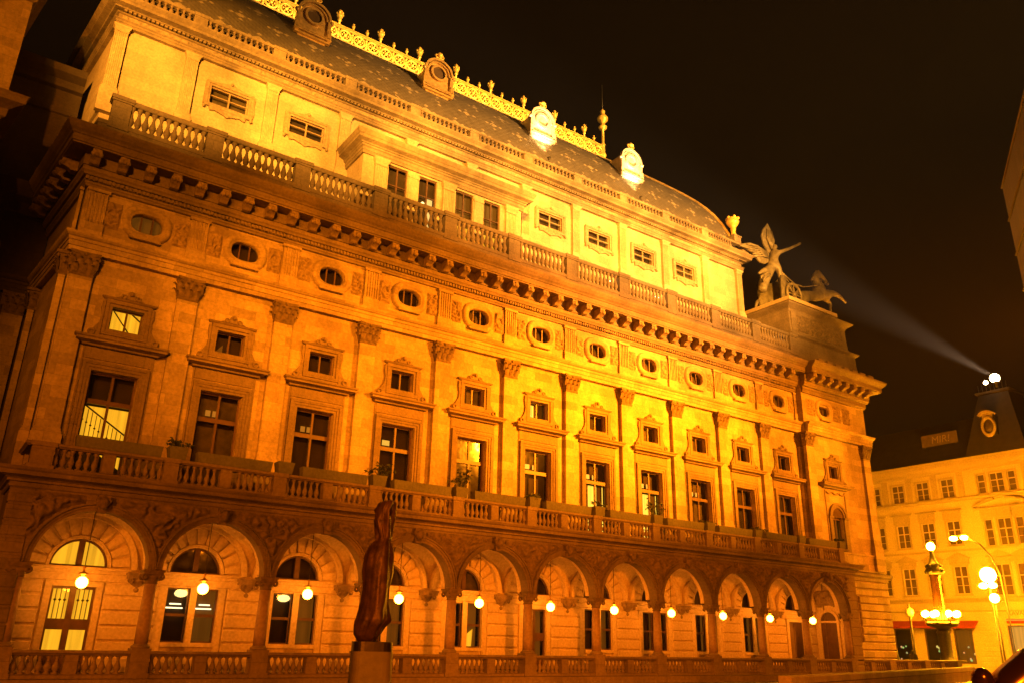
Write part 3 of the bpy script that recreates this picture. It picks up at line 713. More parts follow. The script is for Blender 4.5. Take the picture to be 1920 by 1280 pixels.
def oval_surround():
    m = MB(); n = 36; V = []; F = []
    def pt(a, hw, hh, e=2.6):
        c, s = math.cos(a), math.sin(a); return (math.copysign(abs(c)**(2/e), c)*hw, math.copysign(abs(s)**(2/e), s)*hh)
    rings = [(.60,.41,.06),(.66,.46,.10),(.72,.52,.10),(.74,.54,.15),(.86,.66,.15),(.92,.72,.10),(.96,.75,.02)]
    V = []
    for hw, hh, d in rings:
        for k in range(n):
            x, z = pt(2*PI*k/n, hw, hh); V.append((x+.02, YW-d, 16.83+z))
    for k in range(n):
        x, z = pt(2*PI*k/n, .60, .41); V.append((x+.02, YW+.25, 16.83+z))
    R = len(rings)
    for r in range(R-1):
        for k in range(n): F.append((r*n+k, (r+1)*n+k, (r+1)*n+(k+1)%n, r*n+(k+1)%n))
    for k in range(n): F.append((k, (k+1)%n, R*n+(k+1)%n, R*n+k))
    m.add(V, F, True)
    m.sweep([(-.5,YW),(-.5,YW-.12),(.54,YW-.12),(.54,YW)], [(0,16.06),(.06,16.08),(.08,16.16),(0,16.2)])
    return m.mesh('oval_surround', WALL)
ovm = oval_surround()
def fol(x, z):
    return min(.5-abs(z)/1.2, .62-abs(x)/.8)*.8
flr = [relief_mesh('foliage_relief', CARVEL, .62, 1.15, .13, lambda x,z: min(.56-abs(z), .30-abs(x))*1.6, 20+k, 20, 34, 4.2) for k in range(3)]
for i in range(NB+1):
    put('fluted_block', flm, th, (4*i+(.08 if i == 0 else 0), YW, 0))
    if i < NB:
        o = put('oval_window', ovm, th, (cx(i),0,0))
        pane_parts(o, -.62, .66, 16.36, 17.3, YW+.14, (LITD, ROOM, ROOM, ROOM, CURT, ROOM, ROOM, CURT, LIT, LIT, LIT)[i] if i < 8 else CURT, WOOD, 2, [], .05, .3)
        for s in (-1, 1): put('foliage_relief', flr[(i+s) % 3], th, (cx(i)+.02+s*1.3, YW, 16.83))
p = put('fluted_block', flm, th, (*(LS0.lerp(LS1, .08)), 0), -PI/2-.098)

# ---- attic balustrade above the cornice
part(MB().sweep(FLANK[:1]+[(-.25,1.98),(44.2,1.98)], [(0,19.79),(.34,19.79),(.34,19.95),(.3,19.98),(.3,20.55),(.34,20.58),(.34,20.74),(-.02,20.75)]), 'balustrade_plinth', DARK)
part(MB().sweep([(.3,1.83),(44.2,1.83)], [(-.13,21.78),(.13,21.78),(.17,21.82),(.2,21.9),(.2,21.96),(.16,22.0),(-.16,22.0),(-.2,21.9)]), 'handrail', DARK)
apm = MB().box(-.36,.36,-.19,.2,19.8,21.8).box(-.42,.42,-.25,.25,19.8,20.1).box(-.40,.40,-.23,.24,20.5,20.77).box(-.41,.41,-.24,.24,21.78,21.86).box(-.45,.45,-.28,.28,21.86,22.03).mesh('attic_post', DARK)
bm2 = baluster_mesh(1.03, .14, 8, DARK)
for i in range(NB+1):
    put('attic_post', apm, th, (4*i+(.2 if i == 0 else 0), 1.86, 0))
    if i < NB:
        for k in range(11): TH_BAL.append((bm2, (4*i+.56+.288*k+(.06 if i == 0 else 0), 1.83, 20.75), i*1.15))

# ================================================================== stage tower
YT = 5.0
thl = [(4.1,5.95),]
tw = [5,9,25,29,33,37]
hs = [(c-.92,c+.92,25.48,26.45) for c in tw]
part(MB().holes(-.35,43.0,19.74,29.0,YT,hs,.35), 'tower_wall', TOWER)
TS0, TS1 = Vector((-.35,YT)), Vector((-1.2,13.2))
part(MB().add([(TS1.x,TS1.y,19.7),(TS0.x,TS0.y,19.7),(TS0.x,TS0.y,29),(TS1.x,TS1.y,29)], [(0,1,2,3)]), 'tower_wall', TOWER)
part(MB().add([(43.0,YT,19.7),(43.0,19,19.7),(43.0,19,29),(43.0,YT,29)], [(0,1,2,3)]), 'tower_wall', TOWER)
tpath = [(TS1.x,TS1.y),(TS0.x,TS0.y),(43.0,YT),(43.0,19)]
part(MB().sweep(tpath, [(0,23.0),(.12,23.02),(.12,24.1),(.09,24.14),(.06,24.3),(0,24.33)]), 'tower_base_moulding', TOWER)
def flute_pil(w, z0, z1, d):
    m = MB(); n = 6; P = [(-w/2,0),(-w/2,-d)]
    for k in range(n):
        a = -w/2+.04+(w-.08)*k/n; b = a+(w-.08)/n
        P += [(a+.012,-d),(a+.02,-d+.03),(b-.02,-d+.03),(b-.012,-d)]
    P += [(w/2,-d),(w/2,0)]; n = len(P)
    m.add([(x,y,z0) for x,y in P]+[(x,y,z1) for x,y in P], [(i,(i+1)%n,n+(i+1)%n,n+i) for i in range(n)]+[tuple(range(n,2*n))])
    return m
tpm = flute_pil(.56, 24.35, 27.35, .2).mesh('tower_pilaster', TOWER)
tcm = MB().sweep([(-.28,0),(-.28,-.2),(.28,-.2),(.28,0)], [(0,27.35),(.03,27.38),(.02,27.48),(.06,27.55),(.1,27.6),(.1,27.68),(0,27.69)]).mesh('pilaster_capital', TOWER)
tbm = MB().box(-.38,.38,-.28,0,23.0,24.14).box(-.35,.35,-.25,0,24.14,24.25).box(-.32,.32,-.23,0,24.25,24.35).mesh('pilaster_pedestal', TOWER)
for i in range(11):
    x = -.2 if i == 0 else -1+4*i
    p = put('tower_pilaster', tpm, th, (x,YT,0)); put('pilaster_capital', tcm, p); put('pilaster_pedestal', tbm, p)
p = put('tower_pilaster', tpm, th, (42.7,YT,0)); put('pilaster_capital', tcm, p); put('pilaster_pedestal', tbm, p)
part(MB().sweep(tpath, [(0,27.7),(.2,27.7),(.2,27.84),(.23,27.85),(.23,27.95),(.28,27.98),(.28,28.03),(.12,28.04),(.12,28.34),(.2,28.36),(.24,28.4),(0,28.41)]), 'tower_frieze', TTRIM)
frm = [relief_mesh('frieze_relief', CARVET, 3.0, .28, .10, lambda x,z: min(.14-abs(z), 1.5-abs(x))*2.5, 40+k, 60, 10, 3.6) for k in range(3)]
for i in range(11): put('frieze_relief', frm[i%3], th, (1+4*i if i else 1.2, YT-.12, 28.19))
d2 = MB()
for k in range(int(43/.2)): d2.box(-.3+.2*k,-.18+.2*k,YT-.36,YT-.2,28.42,28.52)
stuff(part(d2, 'tower_dentil', TTRIM))
part(MB().sweep(tpath, [(0,28.52),(.38,28.52),(.42,28.56),(.70,28.60),(.70,28.74),(.75,28.78),(.86,28.88),(.88,28.95),(-.2,28.98)]), 'tower_cornice', TTRIM)
part(MB().sweep([(TS1.x-.4,TS1.y),(-.75,4.52),(43.4,4.52),(43.4,19)], [(-.2,28.96),(.13,28.96),(.13,29.12),(-.2,29.13)]), 'balustrade_plinth', TTRIM)
part(MB().sweep([(TS1.x-.4,TS1.y),(-.75,4.52),(43.4,4.52),(43.4,19)], [(-.15,29.6),(.1,29.6),(.14,29.64),(.14,29.73),(-.15,29.74)]), 'handrail', TTRIM)
tpo = MB().box(-.32,.32,-.14,.2,28.96,29.6).box(-.34,.34,-.17,.2,29.6,29.77).box(-.34,.34,-.17,.2,28.96,29.14).mesh('tower_post', TTRIM)
bm3 = baluster_mesh(.48, .11, 7, TTRIM)
for i in range(1, 12):
    x = -1+3.97*i if i < 11 else 43.1
    put('tower_post', tpo, th, (x, 4.52, 0))
    if i < 11:
        n = 11 if i < 10 else 10
        for k in range(n): TH_BAL.append((bm3, (x+.48+(2.98/10)*k*(.98 if i < 10 else .9), 4.52, 29.125), 30+i))
for k in range(11): TH_BAL.append((bm3, (-.35+.28*k, 4.52, 29.125), 30))
# tower windows
def tw_surround():
    m = MB(); y = YT
    for a, d in ((0,.08),(.11,.13)):
        w = .115
        m.box(-.94-a-w,-.92-a,y-d,y+.02,25.48-a-w,26.45+a+w).box(.92+a,.94+a+w,y-d,y+.02,25.48-a-w,26.45+a+w).box(-.92-a,.92+a,y-d,y+.02,26.45+a-.01,26.45+a+w).box(-.92-a,.92+a,y-d,y+.02,25.48-a-w,25.48-a+.01)
    m.prism([(-.75,26.68),(.75,26.68),(.4,26.76),(.2,26.82),(0,26.96),(-.2,26.82),(-.4,26.76)], y-.11, y+.02); m.ball((0,y-.13,26.83), .09, 7, 5)
    m.prism([(-.18,25.02),(0,24.93),(.18,25.02),(.6,25.12),(.85,25.05),(.9,25.26),(-.9,25.26),(-.85,25.05),(-.6,25.12)], y-.11, y+.02)
    for s in (-1,1): m.prism([(s*1.16-.05,25.35),(s*1.16+.05,25.35),(s*1.2+.06,25.7),(s*1.16+.05,26.2),(s*1.2+.04,26.6),(s*1.16-.05,26.6)], y-.09, y+.02); m.ball((s*1.14,y-.1,25.2), .09, 7, 5)
    return m.mesh('window_surround', CARVET)
twm = tw_surround()
for c in tw:
    w = empty_part('tower_window', (c,0,0)); put('window_surround', twm, w)
    pane_parts(w, -.92, .92, 25.48, 26.45, YT+.05, CURT if c in (5, 37) else ROOM, WOODL, 1, [(25.96,.025)], .06, .3)

# ---- attic room in front of the tower
YH = 2.8
hw = [(12.78,13.9),(14.58,15.66),(16.84,17.96),(18.66,19.74)]
part(MB().holes(11.33,21.2,19.74,25.0,YH,[(a,b,21.3,24.28) for a,b in hw],.3), 'attic_room_wall', TOWER)
part(MB().add([(11.33,YT,19.7),(11.33,YH,19.7),(11.33,YH,25),(11.33,YT,25)], [(0,1,2,3)]), 'attic_room_wall', TOWER)
part(MB().add([(21.2,YH,19.7),(21.2,YT,19.7),(21.2,YT,25),(21.2,YH,25)], [(0,1,2,3)]), 'attic_room_wall', TOWER)
hp = [(11.33,YT+.05),(11.33,YH),(21.2,YH),(21.2,YT+.05)]
part(MB().sweep(hp, [(0,24.38),(.1,24.38),(.1,24.55),(.13,24.56),(.13,24.72),(.2,24.76),(.22,24.84),(0,24.85)]), 'attic_room_frieze', TTRIM)
part(MB().sweep(hp, [(0,24.86),(.24,24.86),(.28,24.92),(.5,25.0),(.5,25.16),(.55,25.2),(.62,25.34),(.64,25.42),(0,25.46)]), 'attic_room_cornice', TTRIM)
part(MB().sweep([(11.5,YT+.04),(11.5,YH+.15),(21.0,YH+.15),(21.0,YT+.04)], [(-.3,25.44),(.1,25.44),(.1,25.7),(.14,25.74),(-.3,25.76)]), 'attic_room_parapet', TOWER)
part(MB().box(11.4,21.1,YH+.1,YT,25.40,25.72), 'attic_room_roof', COPPER)
hpm = flute_pil(.66, 19.8, 23.92, .16).mesh('attic_room_pilaster', TOWER)
hcm = MB().sweep([(-.33,0),(-.33,-.16),(.33,-.16),(.33,0)], [(0,23.93),(.03,23.96),(.02,24.08),(.08,24.18),(.1,24.22),(.1,24.36),(0,24.37)]).mesh('pilaster_capital', TOWER)
for x in (12.3, 16.32, 20.42):
    p = put('attic_room_pilaster', hpm, th, (x,YH,0)); put('pilaster_capital', hcm, p)
for x in (14.24, 18.3):
    p = MB().box(-.28,.28,-.05,0,19.8,23.95).box(-.32,.32,-.09,0,23.95,24.1).build('attic_room_pier', TOWER, th, (x,YH,0))
for k, (a, b) in enumerate(hw):
    w = empty_part('attic_room_window', ((a+b)/2,0,0)); h = (b-a)/2
    pane_parts(w, -h, h, 21.3, 24.28, YH+.12, (ROOM, ROOM, LITD, LITD)[k], WOOD, 1, [(23.2,.025)], .06, .3)
    if k == 1:
        MB().ball((-.1,YH+.32,22.9), .1, 8, 6).build('ceiling_lamp', glow('attic_lamp', (1,.7,.2), 5), w)
        MB().box(.15,h-.08,YH+.30,YH+.31,21.3,23.3).build('paper_or_lit_opening', glow('bright_doorway', (1,.62,.16), 1.3), w)
    if k == 0: MB().ball((-.42,YH+.3,22.35), .09, 8, 6).build('ceiling_lamp', glow('attic_lamp', (1,.65,.1), 4), w)
    if k > 1: MB().box(-h,h,YH+.30,YH+.31,21.3,22.3).build('paper_or_lit_opening', LIT, w)

# ---- mansard roof with crest, dormers and urns
prof = [(-.1,29.3),(.12,30.0),(.38,30.9),(.7,31.8),(1.05,32.5),(1.45,33.15),(1.9,33.75),(2.4,34.3),(3.0,34.9),(3.8,35.65),(4.8,36.55),(5.9,37.5),(7.0,38.35)]
def roof_z(off):
    for (a, z0), (b, z1) in zip(prof, prof[1:]):
        if a <= off <= b: return z0+(z1-z0)*(off-a)/(b-a)
    return prof[-1][1]
XL, XR, YR = -.5, 42.9, 5.0
def rring(o): return [(XL+o,YR+o),(XR-o,YR+o),(XR-o,YR+22-o),(XL+o,YR+22-o)]
V = []; F = []
for o, z in prof: V += [(x,y,z) for x,y in rring(o)]
for i in range(len(prof)-1):
    for k in range(4): F.append((4*i+k, 4*i+(k+1)%4, 4*i+4+(k+1)%4, 4*i+4+k))
n = 4*(len(prof)-1); F.append((n,n+1,n+2,n+3))
rf = part(MB().add(V, F), 'mansard_roof', SLATE)
for k in (0, 1, 2, 3):
    pts = [(*rring(o-.0)[k], z+.02) for o, z in prof[1:]]
    MB().tube(pts, .13, 8).build('hip_rib', GOLDD, rf)
ti = rring(7.0)
part(MB().sweep(ti, [(0,38.3),(.14,38.32),(.14,38.44),(0,38.46)], True), 'crest_base', GOLDD)
def crest_mesh():
    m = MB(); m.box(-.5,.5,-.05,.05,0,.08).box(-.5,.5,-.06,.06,.97,1.05).box(-.5,.5,-.06,.06,1.12,1.19)
    m.torus((0,0,.52), .39, .085, 'y', 18, 6); m.ball((0,-.02,.52), .13, 8, 6)
    for k in range(6):
        a = PI*k/3; m.ball((.22*math.cos(a), -.02, .52+.22*math.sin(a)), .07, 6, 5)
    m.tube([(-.5,0,0),(-.5,0,1.25)], .06, 6)
    for z in (.2,.8): m.ball((-.5,0,z), .1, 6, 5)
    return m.mesh('crest_panel', GOLD)
def finial_mesh(s):
    m = MB().lathe([(.05,0),(.05,.2),(.11,.24),(.06,.3),(.14,.44),(.17,.55),(.1,.66),(.05,.7),(.11,.78),(.02,.9)], (0,0,0), 8)
    if s:
        for k in range(6):
            a = PI*k/3; m.ball((.15*math.cos(a), .15*math.sin(a), .62), .06, 5, 4)
    return m.mesh('crest_finial', GOLD)
def strip(loc, rx, L, w, power, col, name):
    l = bpy.data.lights.new(name, 'AREA'); l.shape = 'RECTANGLE'; l.size = L; l.size_y = w; l.energy = power; l.color = col
    o = bpy.data.objects.new(name, l); COL.objects.link(o); o.location = loc; o.rotation_euler = (rx,0,0); return o
strip((21.2, 10.9, 38.2), math.radians(115), 28, .15, 700, (1,.55,.12), 'crest_lamp')
crm, fn1, fn2 = crest_mesh(), finial_mesh(False), finial_mesh(True)
x0c, x1c = XL+7, XR-7
ncr = int(round((x1c-x0c))); st = (x1c-x0c)/ncr
for k in range(ncr):
    c = put('crest_panel', crm, th, (x0c+st*(k+.5), 12.0, 38.43))
    put('crest_finial', fn2 if k % 3 == 0 else fn1, c, (-.5,0,1.2 if k % 3 == 0 else 1.1), 0, (1.35,)*3 if k % 3 == 0 else (.75,)*3)
for x in (x0c, x1c):
    s = MB().lathe([(.22,38.4),(.26,38.7),(.16,38.9),(.14,39.6),(.2,39.7),(.12,39.8),(.1,41.1),(.32,41.25),(.36,41.4),(.2,41.55),(.16,41.75),(.42,42.05),(.46,42.25),(.3,42.5),(.14,42.6),(.2,42.75),(.22,42.95),(.08,43.1),(.03,43.2)], (x,12.0,0), 14).build('ridge_finial', GOLD, th)
    MB().tube([(x,12,43.1),(x,12,45.6)], .035, 6).build('lightning_rod', IRON, s)
# dormers
def dormer_parts():
    body = MB(); r = .80; zc = 33.85; y0, y1 = 5.92, 8.6
    P = [(-r,32.3),(r,32.3)]+[(r*math.cos(a), zc+r*math.sin(a)) for a in [PI*k/14 for k in range(15)]]
    body.prism(P, y0, y1)
    face = MB()
    for ra, rb, d in ((.86,1.0,.2),(.72,.8,.12),(.42,.56,.16)): face.arcband(0, zc, ra, rb, y0-d, y0+.02, 0 if ra > .5 else 0, PI if ra > .5 else 2*PI, 26)
    for s in (-1,1):
        face.box(s*.9-.1,s*.9+.1,y0-.16,y0+.02,32.75,zc); face.ball((s*1.02,y0-.12,zc), .13, 8, 6)
        face.prism([(s*.95-.12,32.5),(s*.95+.12,32.5),(s*.95+.1,33.2),(s*.95-.1,33.2)], y0-.2, y0-.16)
    face.box(-1.08,1.08,y0-.24,y0+.02,32.55,32.64).box(-1.02,1.02,y0-.16,y0+.02,32.38,32.5).box(-.98,.98,y0-.2,y0+.02,32.7,32.76)
    fin = MB().lathe([(.1,0),(.16,.06),(.08,.14),(.2,.3),(.22,.4),(.12,.5),(.05,.6)], (0,5.85,34.82), 10)
    for s in (-1,1): fin.torus((s*.17,5.85,35.1), .12, .05, 'y', 10, 5)
    fin.box(-.25,.25,5.76,5.95,34.76,34.86)
    gl = MB().add([(.43*math.cos(2*PI*k/20), y0-.03, zc+.43*math.sin(2*PI*k/20)) for k in range(20)], [tuple(range(20))])
    return body.mesh('dormer', GOLDD), face.mesh('dormer_face', GOLDD), fin.mesh('dormer_finial', GOLD), gl.mesh('dormer_glass', DGLASS), body.mesh('dormer', ZINC), face.mesh('dormer_face', ZINC)
db, dfa, dfi, dg_, dbz, dfz = dormer_parts()
dg_blown = dg_.copy(); dg_blown.materials.clear(); dg_blown.materials.append(ZINC)  # pale tone on the round panes imitates overexposure by the dormer floodlights
for k, x in enumerate((.9, 8.92, 16.97, 24.98, 33.0)):
    d = put('dormer', dbz if k > 2 else db, th, (x,0,0)); put('dormer_face', dfz if k > 2 else dfa, d); put('dormer_finial', dfi, d); put('dormer_glass', dg_blown if k > 2 else dg_, d)
    if k > 2: d['label'] = 'pale zinc dormer'
for k, x in enumerate((42.55, -.15)):
    u = part(MB().box(-.36,.36,-.36,.36,29.9,30.35).box(-.42,.42,-.42,.42,30.35,30.45), 'urn_pedestal', TTRIM, th, (x, 4.9, 0))
    m = MB().lathe([(.32,30.45),(.34,30.5),(.2,30.56),(.17,30.9),(.22,31.15),(.16,31.2),(.3,31.35),(.46,31.6),(.5,31.75),(.42,31.85),(.5,31.95),(.3,32.0)], (0,0,0), 14)
    for q in range(6):
        a = PI*q/3; m.ball((.42*math.cos(a), .42*math.sin(a), 32.0), .13, 7, 5)
    m.build('gilded_urn', GOLD, u)

# ================================================================== right-hand end pavilion of the theatre
YV = 1.45
part(MB().holes(43.9,51.2,G,19.0,YV,[(45.9,47.1,6.35,9.55),(46.15,47.1,12.15,12.98),(45.75,46.9,16.36,17.1),(47.1,47.7,3.6,4.8),(47.1,47.7,1.8,3.0)],.4), 'wall', WALL)
part(MB().box(43.9,43.92,YV,YW,6.3,19), 'wall', WALL)
m = MB(); z = .0
zz = [0,.42,.88,1.36,1.84,2.3,2.78,3.26,3.74,4.2,4.68,5.15,5.6]
for a, b in zip(zz, zz[1:]):
    if (a+b)/2 > 3.4 and (a+b)/2 < 4.9 or 1.75 < (a+b)/2 < 3.05:
        m.cbox(45.05,47.02,YV-.12,YV+.02,a+.025,b-.025,.05); m.cbox(47.78,51.3,YV-.12,YV+.02,a+.025,b-.025,.05)
    else: m.cbox(45.05,51.3,YV-.12,YV+.02,a+.025,b-.025,.05)
part(m, 'rusticated_block', WALL)
pvp = [(45.0,YV),(51.2,YV),(51.2,20)]
part(MB().sweep(pvp, [(0,5.62),(.14,5.64),(.14,5.84),(.2,5.88),(.36,5.96),(.38,6.1),(.3,6.14),(.1,6.2),(0,6.22)]), 'string_course', TRIM)
part(MB().sweep(pvp, [(0,6.23),(.12,6.23),(.12,7.2),(.18,7.26),(.18,7.36),(0,7.4)]), 'pedestal_course', WALL)
for x, rz in ((50.5,0),(44.0,0)):
    p = put('pilaster', shm, th, (x,YV,0)); put('pilaster_capital', capm, p, (0,0,13.97)); put('pilaster_pedestal', pbm, p)
p = put('pilaster', shm, th, (51.2,2.3,0), PI/2); put('pilaster_capital', capm, p, (0,0,13.97)); put('pilaster_pedestal', pbm, p)
ppv = [(43.9,YW),(43.9,YV),(51.2,YV),(51.2,22)]
for prf, nm, mt in ((ent1,'architrave',WALL),(bed,'bed_moulding',TRIM),([(0,17.98),(.17,17.98),(.17,18.16),(0,18.17)],'dentil_band',TRIM),(bed2,'bed_moulding',TRIM),([(0,18.5),(.40,18.5),(.40,18.98),(0,18.98)],'modillion_band',DARK),(cor,'cornice',TRIM)):
    part(MB().sweep([(43.95,YV),(51.2,YV),(51.2,22)], prf), nm, mt)
for k in range(8): put('modillion', mdm, th, (44.35+.93*k, YV, 18.04))
for k in range(5): put('modillion', mdm, th, (51.2, YV+.6+1.0*k, 18.04), PI/2)
part(MB().box(43.95,51.15,YV+.05,22,19.35,19.74), 'flat_roof', DARK)
cm = MB()
for k in range(7): cm.box(44.6+.98*k,45.25+.98*k,YV-1.3,YV-.6,19.79,19.98)
for k in range(7): pass
for k in range(7): part(MB().box(44.6+.98*k,45.2+.98*k,YV-1.22,YV-.5,19.79,20.0), 'gutter_block', DARK)
# oval medallion, mezzanine window and arched window of the pavilion
o = put('oval_window', ovm, th, (46.3,YV-YW,0), 0, None)
pane_parts(o, -.55, .6, 16.36, 17.1, YW+.14, CURT, WOOD, 1, [], .05, .2)
for s in (-1,1): put('foliage_relief', flr[0], th, (46.3+s*1.45, YV, 16.83), 0, (1.5,1.3,1))
put('foliage_relief', flr[1], th, (48.9, YV, 16.83), 0, (1.4,1.3,1))
z_ = put('mezzanine_window', msm, th, (46.62,YV-YW,-.05)); pane_parts(z_, -.5, .5, 12.2, 13.03, YW+.2, CURT, WOOD, 1, [], .06, .3)
aw = empty_part('arched_window', (46.5,YV,0))
m = MB(); m.arcband(0,9.55,.62,.78,-.10,.02,0,PI,18); m.arcband(0,9.55,.785,.95,-.16,.02,0,PI,18)
m.box(-.95,-.62,-.1,.02,6.35,9.5).box(.62,.95,-.1,.02,6.35,9.5).box(-1.05,-.6,-.18,.02,9.45,9.58).box(.6,1.05,-.18,.02,9.45,9.58)
m.box(-1.15,-1.05,-.04,.02,6.3,11.3).box(1.05,1.15,-.04,.02,6.3,11.3); m.build('window_surround', TRIM, aw)
MB().add([(.63*math.cos(PI*k/16),-.03,9.55+.63*math.sin(PI*k/16)) for k in range(17)], [tuple(range(17))]).build('arch_glass', DGLASS, aw)
pane_parts(aw, -.6, .6, 6.35, 9.55, .2, LITD, WOOD, 1, [(9.5,.08)], .07, .3)
MB().box(-.5,.1,.45,.46,6.5,9.2).build('paper_or_lit_opening', LIT, aw)
put('window_hood', hdm, aw, (-.05+.05,-YW,.0))
for k in range(3): MB().torus((-.7+.7*k,-.06,11.22), .3, .07, 'y', 10, 5, PI, 2*PI, 1, .5).build('swag', CARVEL, aw)
for zq in (3.6, 1.8):
    w = MB().box(47.1,47.7,YV+.2,YV+.25,zq,zq+1.2).build('slit_window', DGLASS, th)
# pedestal of the bronze chariot
pp = [(44.5,7.0),(44.5,2.2),(51.2,2.2),(51.2,7.0)]
part(MB().sweep(pp, [(-.5,19.75),(.62,19.75),(.55,20.3),(.5,20.6),(.42,21.3),(.42,21.9),(.46,21.95),(.62,22.05),(.66,22.15),(.5,22.2),(.25,22.28),(.12,22.6),(.08,23.2),(.06,24.0),(.1,24.15),(.16,24.25),(.3,24.35),(.52,24.5),(.56,24.58),(.45,24.64),(-.5,24.65)]), 'chariot_pedestal', DARK)
part(MB().box(43.95,49.7,1.62,7.4,24.66,24.94), 'pedestal_slab', STUCCOT)
put('pedestal_relief', relief_mesh('pedestal_relief', CARVE, 5.6, 1.35, .14, lambda x,z: min(.67-abs(z), 2.8-abs(x))*2, 60, 90, 24, 1.6), th, (47.9,2.11,23.3))
MB().box(44.6,45.2,2.04,2.12,22.6,24.05).build('pedestal_panel', DARK, th)

# ---- balusters of the theatre: the 100 that show largest as parts, the rest as one
TH_BAL.sort(key=lambda t: t[2])
for me, loc, _ in TH_BAL[:100]: put('baluster', me, th, loc)
rest = MB()
cache = {}
for me, loc, _ in TH_BAL[100:]:
    if me not in cache: cache[me] = ([v.co.copy() for v in me.vertices], [tuple(p.vertices) for p in me.polygons])
    vs, fs = cache[me]; rest.add([(v.x+loc[0], v.y+loc[1], v.z+loc[2]) for v in vs], fs, True)
stuff(part(rest, 'baluster', BALC))

# ================================================================== street balustrade in front of the arcade
bal = thing('balustrade', 'low weathered stone balustrade running along the foot of the arcade', 'balustrade', (0,0,0))
XE = 57.0
for x0, x1 in ((-.6, XE),):
    MB().sweep([(x0,-.02),(x1,-.02)], [(-.3,G),(.36,G),(.36,-.12),(.30,-.02),(.22,.0),(.22,.1),(.16,.13),(-.16,.14)]).build('balustrade_plinth', BALC, bal)
    MB().sweep([(x0,-.02),(x1,-.02)], [(-.16,.68),(.14,.68),(.18,.72),(.24,.76),(.24,.82),(.2,.84),(-.2,.84)]).build('handrail', BALC, bal)
lp = MB().box(-.30,.30,-.27,.25,-.02,.845).box(-.34,.34,-.31,.25,-.02,.16).mesh('balustrade_post', BALC)
lm_ = MB().box(-.2,.2,-.19,.15,.13,.69).mesh('balustrade_pier', BALC)
bm4 = baluster_mesh(.56, .115)
LB = []
for i in range(15):
    if 4*i > XE: break
    put('balustrade_post', lp, bal, (4*i,-.0,0))
    if 4*i+4 > XE: break
    put('balustrade_pier', lm_, bal, (cx(i)-.02,0,0))
    for s in (0,1):
        for k in range(6): LB.append((4*i+.42+(1.79+.0)*s+.235*k, -.02, .13))
for q in LB[:100]: put('baluster', bm4, bal, q)
rest = MB(); vs = [v.co.copy() for v in bm4.vertices]; fs = [tuple(p.vertices) for p in bm4.polygons]
for q in LB[100:]: rest.add([(v.x+q[0], v.y+q[1], v.z+q[2]) for v in vs], fs, True)
stuff(rest.build('baluster', BALC, bal))

# ================================================================== globe lamps of the arcade
ORD = ['first','second','third','fourth','fifth','sixth','seventh','eighth','ninth','tenth','eleventh','twelfth']
rodm = MB().tube([(0,0,5.3),(0,0,3.42)], .014, 5).mesh('suspension_rod', IRON)
capg = MB().lathe([(.02,3.5),(.05,3.46),(.03,3.4),(.035,3.32),(.05,3.29),(.13,3.27),(.16,3.24),(.15,3.21),(.05,3.2),(.05,3.13)], (0,0,0), 16).mesh('lamp_cap', BRASS)
glm = MB().ball((0,0,2.95), .19, 18, 12).mesh('lamp_globe', GLOBE)
for i in range(NB):
    t = thing('globe_lamp', f'glowing white globe lamp hanging in the {ORD[i]} arch from the left', 'lamp', (cx(i)+.02,.95,0), 'globe lamps hanging in the arcade')
    put('suspension_rod', rodm, t); put('lamp_cap', capg, t); put('lamp_globe', glm, t)

# ================================================================== planters and pots on the balcony rail
plm = MB().add([(-1.36,-.17,7.255),(1.36,-.17,7.255),(1.36,.17,7.255),(-1.36,.17,7.255),(-1.40,-.2,7.63),(1.40,-.2,7.63),(1.40,.2,7.63),(-1.40,.2,7.63),(-1.34,-.15,7.63),(1.34,-.15,7.63),(1.34,.15,7.63),(-1.34,.15,7.63),(-1.34,-.15,7.56),(1.34,-.15,7.56),(1.34,.15,7.56),(-1.34,.15,7.56)],
     [(0,3,2,1),(0,1,5,4),(1,2,6,5),(2,3,7,6),(3,0,4,7),(4,5,9,8),(5,6,10,9),(6,7,11,10),(7,4,8,11),(8,9,13,12),(9,10,14,13),(10,11,15,14),(11,8,12,15),(12,13,14,15)])
plmesh = plm.mesh('planter', SOIL)
potm = MB().add([(-.27,-.2,7.26),(.27,-.2,7.26),(.27,.2,7.26),(-.27,.2,7.26),(-.33,-.25,7.70),(.33,-.25,7.70),(.33,.25,7.70),(-.33,.25,7.70),(-.28,-.2,7.70),(.28,-.2,7.70),(.28,.2,7.70),(-.28,.2,7.70),(-.28,-.2,7.6),(.28,-.2,7.6),(.28,.2,7.6),(-.28,.2,7.6)],
     [(0,3,2,1),(0,1,5,4),(1,2,6,5),(2,3,7,6),(3,0,4,7),(4,5,9,8),(5,6,10,9),(6,7,11,10),(7,4,8,11),(8,9,13,12),(9,10,14,13),(10,11,15,14),(11,8,12,15),(12,13,14,15)]).mesh('plant_pot', SOIL)
for i in range(NB):
    o = put('planter_box', plmesh, None, (cx(i)+.25-.02, -.02, 0)); tag(o, f'long grey stone planter on the balcony rail under the {ORD[i]} tall window', 'planter', 'planters on the balcony rail')
for i in range(1, NB+1):
    o = put('plant_pot', potm, None, (4*i+.15, -.02, 0)); tag(o, f'square dark pot on the balcony post under the {ORD[i]} pilaster', 'pot', 'square pots on the balcony posts')
